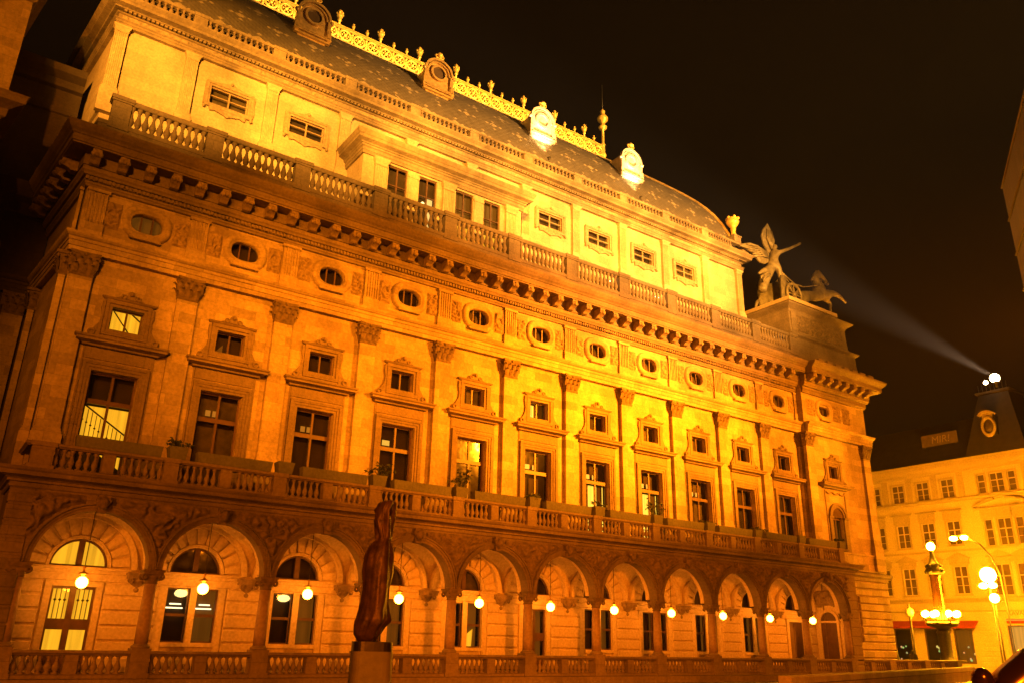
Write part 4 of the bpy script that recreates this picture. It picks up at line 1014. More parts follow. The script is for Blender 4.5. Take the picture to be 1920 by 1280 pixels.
def plant_mesh(seed, w, h, n, droop):
    rnd = random.Random(seed); m = MB()
    for k in range(n):
        a = rnd.uniform(0, 2*PI); L = rnd.uniform(.4, 1); d = Vector((math.cos(a)*w*L*rnd.choice((1,1,.6)), math.sin(a)*.22, h*rnd.uniform(.2, 1)))
        p0 = Vector((rnd.uniform(-.15,.15), rnd.uniform(-.1,.1), 7.6)); p1 = p0+d*.6+Vector((0,0,h*.15)); p2 = p0+d+Vector((0,0,-droop*L))
        m.tube([p0,p1,p2], [.012,.009,.005], 4)
        for q in range(9):
            t = rnd.uniform(.35, 1.05); c = p0.lerp(p1, t/.6) if t < .6 else p1.lerp(p2, (t-.6)/.4)
            c += Vector((rnd.gauss(0,.05), rnd.gauss(0,.05), rnd.gauss(0,.04))); s = rnd.uniform(.05,.11)
            u = Vector((rnd.gauss(0,1), rnd.gauss(0,1), rnd.gauss(0,.6))).normalized()*s; v = u.cross(Vector((rnd.gauss(0,1), rnd.gauss(0,1), rnd.gauss(0,1)))).normalized()*s*.5
            m.add([c-u, c+v, c+u, c-v], [(0,1,2,3)])
    return m
for i, w, h, n, dr, lab in ((1,.7,.42,16,.05,'spreading leafy plant in the pot beside the second tall window'),(3,.75,.7,12,.1,'tall sparse plant in the pot behind the top of the bronze statue'),
                          (4,.85,1.1,18,.05,'large straggling plant in front of the fifth tall window'),(5,.4,.3,26,.02,'compact bushy plant in the pot under the sixth tall window'),
                          (6,.7,.5,6,.1,'thin trailing plant against the brightly lit seventh tall window'),(7,.65,1.0,14,.05,'upright feathery plant beside the eighth tall window'),
                          (8,.6,.22,12,.1,'low flat plant in the pot below the ninth tall window'),(9,.9,.25,12,.12,'low creeping plant below the tenth tall window'),(11,.4,.25,18,.02,'small dark plant in the pot below the arched end window')):
    o = plant_mesh(i*11, w, h, n, dr).build('potted_plant', LEAF, None, (4*i+.15,-.02,0)); tag(o, lab, 'plant')

# ================================================================== bronze chariot on the pavilion
tri = thing('chariot_statue', 'bronze horse drawn chariot with winged figure on the stone pedestal of the end pavilion', 'statue', (47.5,4,25.25))
tri_inv = Vector((-47.5,-4,-25.25))
def A(o): o.parent = tri; o.location = tri_inv; return o
def horse(y, dx, dz, head=1.0):
    P = [(49.2+dx,y,27.15+dz,.52),(50.3+dx,y,27.3+dz,.47),(51.5+dx,y,27.75+dz,.50),(52.3+dx,y,28.1+dz,.44),
         (51.4+dx,y,28.6+dz,.43),(51.0+dx,y,29.2+dz,.36),(51.5+dx,y,29.66+dz,.25),(52.15+dx,y,29.42+dz,.21),(52.85+dx,y,29.0+dz,.13),
         (53.1+dx,y-.25,28.25+dz,.24),(53.85+dx,y-.25,28.2+dz,.16),(54.35+dx,y-.25,27.95+dz,.10),(54.7+dx,y-.25,27.85+dz,.13),   # fore leg stretched
         (52.75+dx,y+.25,27.75+dz,.22),(53.25+dx,y+.25,27.55+dz,.15),(53.1+dx,y+.25,27.1+dz,.10),(53.15+dx,y+.25,26.85+dz,.13),
         (49.0+dx,y-.3,26.6+dz,.34),(48.6+dx,y-.3,26.1+dz,.18),(48.9+dx,y-.3,25.4,.12),(49.05+dx,y-.3,25.27,.14),
         (49.5+dx,y+.3,26.6+dz,.34),(49.3+dx,y+.3,26.0+dz,.18),(49.7+dx,y+.3,25.4,.12),(49.85+dx,y+.3,25.27,.14),
         (48.6+dx,y,27.2+dz,.14),(48.2+dx,y,26.9+dz,.17),(47.9+dx,y,26.3+dz,.06),
         (51.62+dx,y-.12,29.95+dz,.07),(51.62+dx,y+.12,29.95+dz,.07)]
    E_ = [(0,1),(1,2),(2,3),(2,4),(4,5),(5,6),(6,7),(7,8),(3,9),(9,10),(10,11),(11,12),(3,13),(13,14),(14,15),(15,16),(0,17),(17,18),(18,19),(19,20),(0,21),(21,22),(22,23),(23,24),(0,25),(25,26),(26,27),(6,28),(6,29)]
    return skin('horse', P, E_, BRONZEP, 1, 1)
h = A(put('horse', horse(4.0,0,0)))
mane = MB()
for k in range(7):
    t = k/6; mane.ball((50.62+.75*t, 4.0, 28.85+.98*t-.25*t*t), .13, 6, 5)
mane.build('mane', BRONZEP, h)
A(put('horse', horse(5.6,-2.6,-.75)))
ch = MB()
Pc = []
for k in range(11):
    a = PI*.5+PI*k/10; Pc.append((45.6+1.45*math.cos(a)*-1, 4.4+1.0*math.sin(a)))
V = []; F = []
for k, (x, y) in enumerate(Pc):
    s = 1+.25*(k > 5); top = 27.6+.35*math.sin(PI*k/10)
    V += [(x,y,25.05),(45.6+(x-45.6)*1.12,4.4+(y-4.4)*1.12,top),(45.6+(x-45.6)*1.05,4.4+(y-4.4)*1.05,top),(45.6+(x-45.6)*.93,4.4+(y-4.4)*.93,25.05)]
for k in range(10):
    o = 4*k
    for j in range(4): F.append((o+j, o+(j+1)%4, o+4+(j+1)%4, o+4+j))
ch.add(V, F, True); ch.box(44.3,47.2,3.5,5.3,24.95,25.1)
ch.tube([(44.5,3.4,27.4),(43.9,3.4,27.0),(43.5,3.4,26.5),(43.4,3.4,26.9),(43.7,3.4,27.1)], .09, 6)
ch.tube([(46.5,4.4,26.0),(48.5,4.4,26.4),(50.5,4.4,26.8)], .1, 6)
cho = A(ch.build('chariot', BRONZEP))
for y in (3.25, 5.6):
    w = MB().torus((47.0,y,26.35), .85, .11, 'y', 28, 7); w.ball((47.0,y,26.35), .2, 8, 6)
    for k in range(8):
        a = PI*k/4; w.tube([(47.0,y,26.35),(47.0+.85*math.cos(a),y,26.35+.85*math.sin(a))], .055, 5)
    w.build('chariot_wheel', BRONZEP, cho)
gd = skin('winged_figure', [(45.75,4,28.7,.36),(45.9,4,29.2,.30),(46.05,4,29.75,.38),(46.1,4,30.1,.14),(46.25,4,30.4,.23),(46.3,4,30.62,.16),
    (46.4,3.7,29.9,.17),(47.5,3.65,30.5,.13),(48.6,3.6,31.15,.10),(49.05,3.6,31.45,.13),
    (46.2,4.35,29.8,.17),(46.9,4.5,29.2,.12),(47.2,4.3,28.6,.10),
    (46.15,3.8,28.5,.27),(46.3,3.8,27.9,.20),(46.1,3.8,27.2,.14),(46.25,3.75,26.6,.13),
    (45.4,4.1,28.2,.40),(44.9,4.1,27.5,.42),(44.5,4.1,26.8,.40),(44.2,4.0,26.1,.3),(44.5,3.9,27.9,.2),(43.8,3.9,27.4,.1)],
    [(0,1),(1,2),(2,3),(3,4),(4,5),(2,6),(6,7),(7,8),(8,9),(2,10),(10,11),(11,12),(0,13),(13,14),(14,15),(15,16),(0,17),(17,18),(18,19),(19,20),(17,21),(21,22)], BRONZEP, 2)
gf = A(put('winged_figure', gd))
def wing(pts_out, mat, name, thick=.1, bow=.25):
    n = len(pts_out); c = Vector((sum(p[0] for p in pts_out)/n, sum(p[1] for p in pts_out)/n, sum(p[2] for p in pts_out)/n))
    V = [Vector(p) for p in pts_out]; m = MB()
    V2 = [v+Vector((0,thick,0)) for v in V]
    cf = c+Vector((0,-bow,0)); cb = c+Vector((0,thick+.05,0))
    m.add(V+[cf], [(i,(i+1)%n,n) for i in range(n)], True); m.add(V2+[cb], [((i+1)%n,i,n) for i in range(n)], True)
    m.add(V+V2, [(i,n+i,n+(i+1)%n,(i+1)%n) for i in range(n)])
    return m
w1 = wing([(45.75,4.3,29.9),(45.3,4.3,30.5),(45.15,4.3,31.2),(45.4,4.3,31.8),(45.75,4.3,32.2),(46.05,4.3,32.55),(46.35,4.3,32.1),(46.6,4.3,31.6),(46.7,4.3,31.1),(46.55,4.3,30.6),(46.2,4.3,30.0)], BRONZEP, 'wing')
for k in range(5): w1.tube([(45.95+.03*k,4.1,30.2),(45.55+.2*k,4.12,31.0),(45.7+.16*k,4.2,31.9)], [.06,.09,.03], 5)
w1.build('wing', BRONZEP, gf)
w2 = wing([(45.6,4.1,29.7),(45.0,4.1,29.85),(44.2,4.1,30.0),(43.3,4.1,29.9),(42.6,4.1,29.6),(42.15,4.1,29.27),(42.8,4.1,29.3),(43.2,4.1,29.2),(43.6,4.1,29.15),(43.8,4.1,28.95),(44.1,4.1,28.8),(44.4,4.1,28.6),(44.9,4.1,28.6),(45.4,4.1,28.9)], BRONZEP, 'wing')
for k in range(6): w2.tube([(45.3-.05*k,3.95,29.2+.08*k),(44.4-.12*k,3.85,29.05+.13*k),(43.9-.22*k,4.0,28.85+.15*k)], [.06,.08,.03], 5)
w2.build('wing', BRONZEP, gf)
MB().tube([(46.2,3.7,28.3),(46.9,3.7,27.95),(47.9,3.7,27.6),(48.9,3.65,27.65),(50.0,3.6,28.0),(51.3,3.7,28.5),(52.45,3.85,29.05)], .055, 6).build('rein', BRONZEP, tri).location = tri_inv
MB().tube([(46.2,3.7,28.2),(47.2,3.8,27.7),(48.4,4.2,27.3),(49.6,4.4,27.5)], .055, 6).build('rein', BRONZEP, tri).location = tri_inv

# ================================================================== floodlights behind the attic rail
ORD3 = ('leftmost','middle','rightmost')
for k, x in enumerate((27.3, 31.3, 42.7)):
    t = thing('floodlight', f'small bright floodlight shining between the attic balusters, {ORD3[k]} of three', 'floodlight', (x,2.25,20.75), 'floodlights behind the attic balustrade')
    MB().box(-.2,.2,0,.25,.62,.92).build('lamp_housing', IRON, t); MB().box(-.05,.05,.05,.15,0,.62).build('bracket', IRON, t)
    MB().add([(-.17,-.01,.65),(.17,-.01,.65),(.17,-.01,.88),(-.17,-.01,.88)], [(0,1,2,3)]).build('lens', FLOODL, t)
for x in (24.98, 33.0):
    t = thing('floodlight', f'small floodlight on the tower cornice lighting the pale dormer {"above the attic room" if x < 30 else "nearest the roof end"}', 'floodlight', (x-.3,4.72,30.0), 'dormer floodlights')
    MB().lathe([(.03,0),(.03,.15),(.09,.2),(.12,.34)], (0,0,0), 10).build('lamp_housing', IRON, t)
    spot((x-.3,4.55,30.45), (x,5.95,33.6), 8000, 52, 1, (1,.62,.22), .06, 'dormer_lamp')

# ================================================================== statue in the foreground
sp_ = thing('statue_pedestal', 'square granite pedestal with a metal band carrying the draped statue', 'pedestal', (2.03,-21.05,G))
_p = [(math.copysign(abs(math.cos(2*PI*k/32))**.45, math.cos(2*PI*k/32)), math.copysign(abs(math.sin(2*PI*k/32))**.45, math.sin(2*PI*k/32))) for k in range(32)]
MB().add([(.262*x,.262*y,0) for x,y in _p]+[(.245*x,.245*y,1.55) for x,y in _p], [(k,(k+1)%32,32+(k+1)%32,32+k) for k in range(32)]+[tuple(range(32,64))]).build('pedestal_block', stone('grey_granite', (.23,.18,.135), (.16,.125,.09), bw=9, bh=9, brick=0, stain=.4, rough=.6), sp_)
MB().add([(.24*x,.24*y,1.55) for x,y in _p]+[(.24*x,.24*y,1.66) for x,y in _p], [(k,(k+1)%32,32+(k+1)%32,32+k) for k in range(32)]+[tuple(range(32,64))]).build('metal_band', plain('brushed_steel_band', (.09,.07,.05), .3, .8, .2, 10), sp_)
sp_.rotation_euler = (0,0,-.35)
def draped():
    OUT = [(0,305,420),(45,281,455),(95,281,478),(130,286,508),(145,292,508),(195,302,502),(245,310,500),(345,310,500),(445,306,500),(545,312,494),(615,335,486),(640,352,478),(656,366,478),(680,366,482),(725,352,482),(795,337,486),(865,340,490),(915,372,490),(930,398,482),(937,412,470)]
    m = MB(); n = 72; V = []; F = []; s = 10.0/1528.9/3.5546*1.0
    for j, (zz, l, r) in enumerate(OUT):
        cxx = ((l+r)/2-400)*s; hw = (r-l)/2*s; z = zz*s
        for k in range(n):
            a = 2*PI*k/n; tw = z*2.2
            f = 1-.16*max(0, math.sin(3*a+1.2*z+.6+1.5*noise.noise(Vector((a*.3,z*1.3,2)))))**1.5-.10*max(0, math.sin(6*a-2.2*z))
            if 1.18 < z < 1.66: f -= .42*max(0, math.sin(5*a+13*(z-1.2)))**1.2*min(1, (z-1.18)*8)
            q = Vector((math.cos(a)*1.4, math.sin(a)*1.4, z*2.0)); f += .20*noise.noise(q*1.3)+.10*noise.noise(q*3.1)
            f *= 1.07; V.append((cxx+hw*math.cos(a)*min(f, 1.12), hw*.92*math.sin(a)*f-.03*math.sin(z*3), z))
    for j in range(len(OUT)-1):
        for k in range(n): F.append((j*n+k, j*n+(k+1)%n, (j+1)*n+(k+1)%n, (j+1)*n+k))
    F.append(tuple(range(n-1,-1,-1))); F.append(tuple((len(OUT)-1)*n+k for k in range(n)))
    m.add(V, F, True); me = m.mesh('draped_statue', BRONZE)
    return me
o = put('draped_statue', draped(), None, (2.03,-21.05,G+1.66), -.6); tag(o, 'brown bronze statue of a tall wrapped figure with twisted drapery at its top', 'statue')

# second bronze at the lower right edge
def lobes():
    m = MB()
    P = [(0,0,0,.20),(.10,.03,.16,.22),(.26,.05,.24,.24),(.45,.0,.26,.26)]
    return P
sb = thing('bronze_sculpture', 'shiny dark bronze sculpture with rounded lobes at the lower right edge', 'sculpture', (2.845,-28.06,1.325), None, math.radians(-35))
me = skin('sculpture_body', [(-.155,0,-.01,.07),(-.13,.03,-.13,.07),(-.03,.07,-.20,.10),(.12,.05,-.10,.15),(.27,.05,-.0,.17)], [(0,1),(1,2),(2,3),(3,4)], BRONZES, 2, 3)
put('sculpture_body', me, sb)
MB().lathe([(.28,-1.58),(.28,-.35),(.24,-.3)], (.05,.05,0), 16).build('sculpture_plinth', BRONZES, sb)

# low stone ledge
tag(MB().sweep([(22,-12.03),(54.4,-1.93)], [(-.35,G),(.05,G),(.05,.22),(.1,.26),(.1,.46),(.07,.5),(-.35,.5)]).build('stone_ledge', TRIM), 'low pale stone ledge running in front of the balustrade at the lower right', 'ledge')

# ================================================================== corner house across the street (local x runs towards the viewer, -y is its front)
fb = thing('corner_house', 'ochre four storey corner house with white cross windows, red awnings and dark roof', 'building', (75,22,G), None, -PI/2)
FG = -G
def Z(z): return z-G
def fx(y): return 22-y
cols = [18.1, 15.6, 13.1, 10.6, 8.2]; tri3 = [(5.06,.55),(3.70,1.0),(2.42,.55)]; far = [(-.6,.55),(-2.0,1.0),(-3.3,.55)]
holes = []; wins = []
for y in cols:
    for z0, z1 in ((14.95,16.65),(10.65,12.75),(6.3,8.7)): wins.append((fx(y), .82, z0, z1))
for y, w in tri3+far:
    for z0, z1 in ((14.95,16.65),(10.3,12.6)): wins.append((fx(y), w*.8, z0, z1))
for y in (4.6, 2.6, -1, -3): wins.append((fx(y), .95, 6.1, 8.7))
holes = [(round(x-w/2*1.0,3), round(x+w/2*1.0,3), Z(a), Z(b)) for x, w, a, b in [(x, w*1.45, a, b) for x, w, a, b in wins]]
shops = [(fx(17.6),2.0,3.3),(fx(14.6),1.7,3.3),(fx(11.6),1.7,3.3),(fx(8.9),1.7,3.3),(fx(3.2),3.6,3.6)]
holes += [(round(x-w/2,3), round(x+w/2,3), .7 if k < 4 else .05, Z(h)) for k, (x, w, h) in enumerate(shops)]
MB().holes(0, 60, 0, Z(17.3), 0, holes, .22).build('wall', STUCCO, fb)
MB().box(0,60,.5,14,0,Z(17.2)).build('house_core', ROOM, fb)
for k, (x, w, a, b) in enumerate(wins):
    ww = w*1.45; q = empty_part('window', (x,0,0), fb)
    z0, z1 = Z(a), Z(b); h = z1-z0; m = MB(); f = .045
    m.box(-ww/2,-ww/2+f,.1,.17,z0,z1).box(ww/2-f,ww/2,.1,.17,z0,z1).box(-ww/2+f,ww/2-f,.1,.17,z0,z0+f).box(-ww/2+f,ww/2-f,.1,.17,z1-f,z1).box(-ww/2+f,ww/2-f,.085,.17,z0+h*.6,z0+h*.6+.09)
    if w > .7: m.box(-.05,.05,.09,.17,z0+f,z0+h*.6).box(-.045,.045,.09,.17,z0+h*.6+.09,z1-f)
    m.box(-ww/2+f,ww/2-f,.11,.16,z0+h*.3-.015,z0+h*.3+.015)
    m.build('window_frame', WHITEP, q)
    MB().add([(-ww/2,.15,z0),(ww/2,.15,z0),(ww/2,.15,z1),(-ww/2,.15,z1)], [(0,1,2,3)]).build('glass', DGLASS, q)
    s = MB().box(-ww/2-.16,-ww/2,-.05,.01,z0-.05,z1+.15).box(ww/2,ww/2+.16,-.05,.01,z0-.05,z1+.15).box(-ww/2,ww/2,-.05,.01,z1,z1+.15)
    s.box(-ww/2-.22,ww/2+.22,-.14,.01,z0-.17,z0-.05)
    if 6 < a < 7: s.prism([(-ww/2-.45,z1+.62),(ww/2+.45,z1+.62),(ww/2+.45,z1+.72),(0,z1+1.2),(-ww/2-.45,z1+.72)], -.22, .01); s.box(-ww/2-.3,ww/2+.3,-.08,.01,z1+.15,z1+.6)
    if 10 < a < 11: s.box(-ww/2-.4,ww/2+.4,-.2,.01,z1+.95,z1+1.05); s.box(-ww/2-.25,ww/2+.25,-.07,.01,z1+.15,z1+.93)
    s.build('window_surround', STUCCOT, q)
for z0, prf in ((14.5,[(0,0),(.1,.02),(.14,.2),(.2,.25),(0,.3)]),(10.0,[(0,0),(.08,.02),(.1,.18),(0,.2)]),(5.55,[(0,0),(.12,.02),(.16,.16),(.24,.22),(.26,.34),(0,.38)]),(4.75,[(0,0),(.08,.02),(.1,.12),(0,.14)])):
    MB().sweep([(0,0),(60,0)], [(o, Z(z0)+z) for o, z in prf]).build('string_course', STUCCOT, fb)
for y in (17,14.4,11.9,9.4,6.9,1.2):
    MB().box(fx(y)-.28,fx(y)+.28,-.07,.01,Z(14.85),Z(17.2)).build('pilaster_strip', STUCCOT, fb)
MB().sweep([(0,0),(60,0)], [(0,Z(17.15)),(.2,Z(17.2)),(.25,Z(17.4)),(.6,Z(17.55)),(.7,Z(17.75)),(.75,Z(18.25)),(.1,Z(18.35))]).build('eaves_cornice', STUCCOT, fb)
# broad pediments over the triple windows
for yc in (3.7,-2.0):
    m = MB(); X = fx(yc); m.arcband(X, Z(9.4), 4.9, 5.08, -.3, .01, PI/2-.5, PI/2-.1, 8); m.arcband(X, Z(9.4), 4.9, 5.08, -.3, .01, PI/2+.1, PI/2+.5, 8); m.box(X-2.4,X+2.4,-.25,.01,Z(13.5),Z(13.65))
    m.build('pediment', STUCCOT, fb)
rfm = MB().add([(0,-.6,Z(18.3)),(60,-.6,Z(18.3)),(60,2.6,Z(22.6)),(0,2.6,Z(22.6)),(60,12,Z(23.2)),(0,12,Z(23.2)),(0,14,Z(17)),(60,14,Z(17))], [(0,1,2,3),(3,2,4,5),(5,4,7,6)])
rfo = rfm.build('roof', COPPER, fb)
# corner turret roof with oval dormer
X0, X1 = fx(5.7), fx(.4)
MB().add([(X0,-.7,Z(18.32)),(X1,-.7,Z(18.32)),(X1-1.3,.9,Z(24.2)),(X0+1.4,.9,Z(24.2)),(X0,4.6,Z(18.32)),(X1,4.6,Z(18.32)),(X1-1.3,3.4,Z(24.2)),(X0+1.4,3.4,Z(24.2))],
     [(0,1,2,3),(1,5,6,2),(4,0,3,7),(3,2,6,7)]).build('turret_roof', COPPER, rfo)
MB().sweep([(X0+1.4,3.4),(X0+1.4,.9),(X1-1.3,.9),(X1-1.3,3.4)], [(0,Z(24.1)),(.2,Z(24.15)),(.25,Z(24.35)),(0,Z(24.4))]).build('turret_cornice', COPPER, rfo)
for q in range(8):
    xx = X0+1.45+(X1-X0-2.8)*q/7; MB().tube([(xx,.95,Z(24.38)),(xx,.95,Z(25.1))], .03, 5).build('railing_bar', IRON, rfo)
dx = fx(3.25); dm_ = MB(); dm_.torus((dx,-.62,Z(20.75)), .55, .13, 'y', 24, 7, 0, 2*PI, 1, 1.5); dm_.arcband(dx, Z(21.2), .85, 1.0, -.85, -.4, .7, PI-.7, 10); dm_.box(dx-.45,dx+.45,-.62,-.4,Z(21.5),Z(22.0))
dmo = dm_.build('oval_dormer', STUCCOT, rfo)
MB().lathe([(.5,-.03),(.5,.03)], (0,0,0), 20).build('dormer_glass', DGLASS, dmo).matrix_local = Matrix.Translation((dx,-.5,Z(20.75))) @ Matrix.Rotation(PI/2, 4, 'X') @ Matrix.Scale(1.45, 4, (0,1,0))
MB().box(dx-.6,dx+.6,-.45,.6,Z(19.9),Z(21.7)).build('dormer_body', COPPER, rfo)
# shopfronts, awnings, fascia lettering
for k, (x, w, h) in enumerate(shops):
    q = empty_part('shop_window', (x,0,0), fb)
    b = .7 if k < 4 else .05
    MB().add([(-w/2,.16,b),(w/2,.16,b),(w/2,.16,Z(h)),(-w/2,.16,Z(h))], [(0,1,2,3)]).build('glass', GLASS, q)
    MB().add([(-w/2,.45,b),(w/2,.45,b),(w/2,.45,Z(h)),(-w/2,.45,Z(h))], [(0,1,2,3)]).build('shop_interior', SHOP if k == 4 else LITD if k in (0,3) else ROOM, q)
    m = MB().box(-w/2,-w/2+.07,.1,.2,b,Z(h)).box(w/2-.07,w/2,.1,.2,b,Z(h)).box(-w/2+.07,w/2-.07,.1,.2,b,b+.1).box(-w/2+.07,w/2-.07,.1,.2,Z(h)-.1,Z(h)); m.build('shop_frame', WOOD, q)
    if k < 4:
        a = w/2+.7
        MB().add([(-a,-.02,Z(4.0)),(a,-.02,Z(4.0)),(a,-.8,Z(3.5)),(-a,-.8,Z(3.5)),(-a,-.8,Z(3.35)),(a,-.8,Z(3.35)),(-a,-.02,Z(3.94)),(a,-.02,Z(3.94)),(a,-.78,Z(3.46)),(-a,-.78,Z(3.46))], [(3,2,1,0),(4,5,2,3),(6,7,8,9),(0,6,9,3),(1,2,8,7)]).build('awning', REDAWN, q)
        rr = random.Random(k)
        for j in range(5): MB().ball((rr.uniform(-w/2+.2,w/2-.2), .36, rr.uniform(.9,2.2)), rr.uniform(.05,.12), 6, 5).build('display_light', glow('display_light', (rr.choice((.5,1)), rr.choice((.5,.8)), .2), .9), q)
    else:
        MB().box(-1.75,1.75,-.16,-.08,Z(3.98),Z(4.06)).build('neon_tube', REDNEON, q)
        MB().box(-1.75,1.75,-.07,.0,Z(3.75),Z(4.12)).build('red_fascia', REDAWN, q)
        MB().box(-.25,.9,.3,.34,Z(3.42),Z(3.56)).box(-.25,.2,.36,.4,.4,Z(3.0)).build('bright_display', SHOPW, q)
        MB().lathe([(.2,.5),(.28,1.2),(.25,1.9),(.1,2.1)], (.75,.36,0), 10).build('display_dummy', CURT, q)
for y0 in range(0, 8):
    z = .5+.42*y0
    MB().cbox(fx(7.5),fx(5.2),-.08,.01,z,z+.38,.03).build('rusticated_block', STUCCO, fb)
tm = text_mesh('fascia_letters', 'KAVARNA', .5, CHALK, .02)
put('fascia_letters', tm, fb, (fx(3.6),-.05,Z(4.42)))
sg = thing('roof_sign', 'dark banner with rough pale letters MIR! standing on the roof slope', 'sign', (75.6,8.5,20.1), None, -PI/2)
MB().add([(-1.75,0,0),(1.75,.0,0),(1.75,.0,1.15),(-1.75,.0,1.15),(-1.75,.05,0),(1.75,.05,0),(1.75,.05,1.15),(-1.75,.05,1.15)], [(0,1,2,3),(5,4,7,6),(0,3,7,4),(1,5,6,2),(3,2,6,7)]).build('banner', BANNER, sg)
put('letters', text_mesh('letters', 'MIR!', .95, CHALK, .012, .15), sg, (.1,-.02,.25))
for s in (-1.5,1.5): MB().box(s-.04,s+.04,.06,.12,-.6,1.1).build('sign_post', IRON, sg)
sl = thing('searchlight', 'brilliant white floodlight on top of the dark corner turret', 'floodlight', (74.6,2.0,24.2))
MB().lathe([(.1,0),(.1,.4),(.3,.42),(.3,.5)], (0,0,0), 10).build('stand', IRON, sl)
MB().ball((-.1,0,.85), .42, 16, 12).build('lens', FLOODW, sl); MB().ball((-.1,.85,.62), .2, 12, 8).build('lens', FLOODW, sl)  # main ball enlarged so its shape stands in for the glare
MB().box(0,.5,-.3,.3,.5,1.2).build('lamp_housing', IRON, sl)
spot((74.2,2.0,25.0), (47,3.2,27.6), 9000, 22, 1, (1,.66,.34), .2, 'searchlight_lamp')
spot((74.0,1.9,25.05), (33.3,-6,21.47), 1300000, 5.5, 1, (1,.62,.34), .15, 'searchlight_beam')

# ================================================================== street lighting
def candelabrum(x, y):
    t = thing('candelabrum', 'tall ornate cast iron candelabrum with a ring of globes and one globe on top', 'street lamp', (x,y,G))
    b = G
    MB().lathe([(.7,0),(.7,.3),(.6,.36),(.55,.9),(.62,1.0),(.5,1.1),(.42,1.5),(.44,2.9),(.5,3.0),(.36,3.2)], (0,0,0), 16).build('pillar_base', IRON, t)
    m = MB().lathe([(.3,3.1),(.5,3.3),(1.0,3.45),(1.12,3.6),(1.0,3.72),(.4,3.75)], (0,0,0), 18)
    for k in range(8):
        a = PI*k/4+.2; m.tube([(.9*math.cos(a),.9*math.sin(a),3.5),(1.15*math.cos(a),1.15*math.sin(a),3.65),(1.12*math.cos(a),1.12*math.sin(a),4.05)], [.07,.06,.05], 6)
    m.build('lamp_bowl', IRON, t)
    for k in range(8):
        a = PI*k/4+.2; MB().ball((1.12*math.cos(a),1.12*math.sin(a),4.28), .23, 12, 8).build('lamp_globe', STREET, t)
    MB().lathe([(.46,3.7),(.4,3.9),(.38,6.9),(.44,7.0),(.38,7.1)], (0,0,0), 12, 1, 1).build('pillar', BRONZES, t)
    c = MB().lathe([(.38,7.05),(.55,7.15),(.62,7.4),(.5,7.6),(.6,7.75),(.35,7.9),(.2,8.3),(.12,8.7),(.2,8.8),(.1,8.9)], (0,0,0), 12)
    for k in range(4):
        a = PI*k/2; c.ball((.62*math.cos(a),.62*math.sin(a),7.3), .16, 7, 6); c.ball((.55*math.cos(a),.55*math.sin(a),7.7), .12, 6, 5)
    c.build('pillar_crown', IRON, t)
    MB().ball((0,0,9.15), .30, 14, 10).build('lamp_globe', STREET, t); MB().lathe([(.1,9.42),(.06,9.5),(.09,9.56),(.01,9.7)], (0,0,0), 8).build('globe_finial', BRASS, t)
candelabrum(60, 2.65)
t = thing('street_lamp', 'slim old lamp post with one unlit round lantern left of the candelabrum', 'street lamp', (60,5.05,G))
MB().lathe([(.22,0),(.22,.5),(.12,.7),(.08,1.2),(.07,3.9),(.12,4.0),(.06,4.1)], (0,0,0), 10).build('lamp_post', IRON, t)
MB().ball((0,0,4.45), .32, 12, 8).build('lamp_globe', plain('unlit_glass_globe', (.6,.5,.35), .25), t); MB().lathe([(.15,4.72),(.05,4.85),(.08,4.95),(.01,5.1)], (0,0,0), 8).build('globe_finial', IRON, t)
t = thing('street_lamp', 'tall steel street lamp with twin glowing heads on a curved arm', 'street lamp', (64,-.3,G))
MB().tube([(0,0,0),(0,0,5),(0,.1,7.2),(0,.5,8.5),(0,1.2,9.5),(0,2.3,10.25)], [.11,.09,.08,.07,.06,.05], 8).build('lamp_post', IRON, t)
for y in (2.3, 3.15): MB().ball((0,y,10.1), .3, 14, 8, .6).build('lamp_head', STREET, t)
MB().box(-.1,.1,2.2,3.2,10.25,10.35).build('arm_bar', IRON, t)
for dx_, dy, zt, lab in ((62,-.25,6.75,'blazing street lamp with a bright glare on a dark post'),(61,-.9,5.05,'oval street lamp globe on a thin post below the glare'),(66,-4.3,5.3,'round street lamp globe at the right edge above the shop')):
    t = thing('street_lamp', lab, 'street lamp', (dx_,dy,G))
    MB().lathe([(.16,0),(.14,.6),(.07,.9),(.05,zt-.2-G-.3)], (0,0,0), 8).build('lamp_post', IRON, t)
    MB().ball((0,0,zt-G), .32 if zt < 6 else .55, 14, 10).build('lamp_globe', STREET, t)  # tallest lamp's globe enlarged to imitate its glare
    if zt > 6:
        MB().ball((0,.45,zt-G-.75), .3, 12, 8, .7).build('lamp_globe', STREET, t); MB().ball((0,-.2,zt-G-.75), .3, 12, 8, .7).build('lamp_globe', STREET, t)

# ================================================================== passers-by behind the balustrade
def person_mesh(seed):
    P = [(0,0,.95,.17),(0,0,1.15,.15),(0,0,1.38,.19),(0,0,1.52,.07),(0,.02,1.64,.105),(0,.02,1.74,.08),(.21,0,1.40,.075),(.25,.03,1.13,.06),(.24,.10,.9,.045),(.24,.13,.82,.04),(-.21,0,1.40,.075),(-.25,.03,1.13,.06),(-.24,.08,.9,.045),(-.24,.11,.82,.04),
         (.10,0,.85,.11),(.11,.02,.5,.08),(.11,.0,.1,.055),(.12,-.12,.05,.05),(-.10,0,.85,.11),(-.11,-.03,.5,.08),(-.11,.05,.1,.055),(-.12,-.08,.05,.05)]
    E_ = [(0,1),(1,2),(2,3),(3,4),(4,5),(2,6),(6,7),(7,8),(8,9),(2,10),(10,11),(11,12),(12,13),(0,14),(14,15),(15,16),(16,17),(0,18),(18,19),(19,20),(20,21)]
    return skin('person', P, E_, CLOTH, 1)
pm = person_mesh(1)
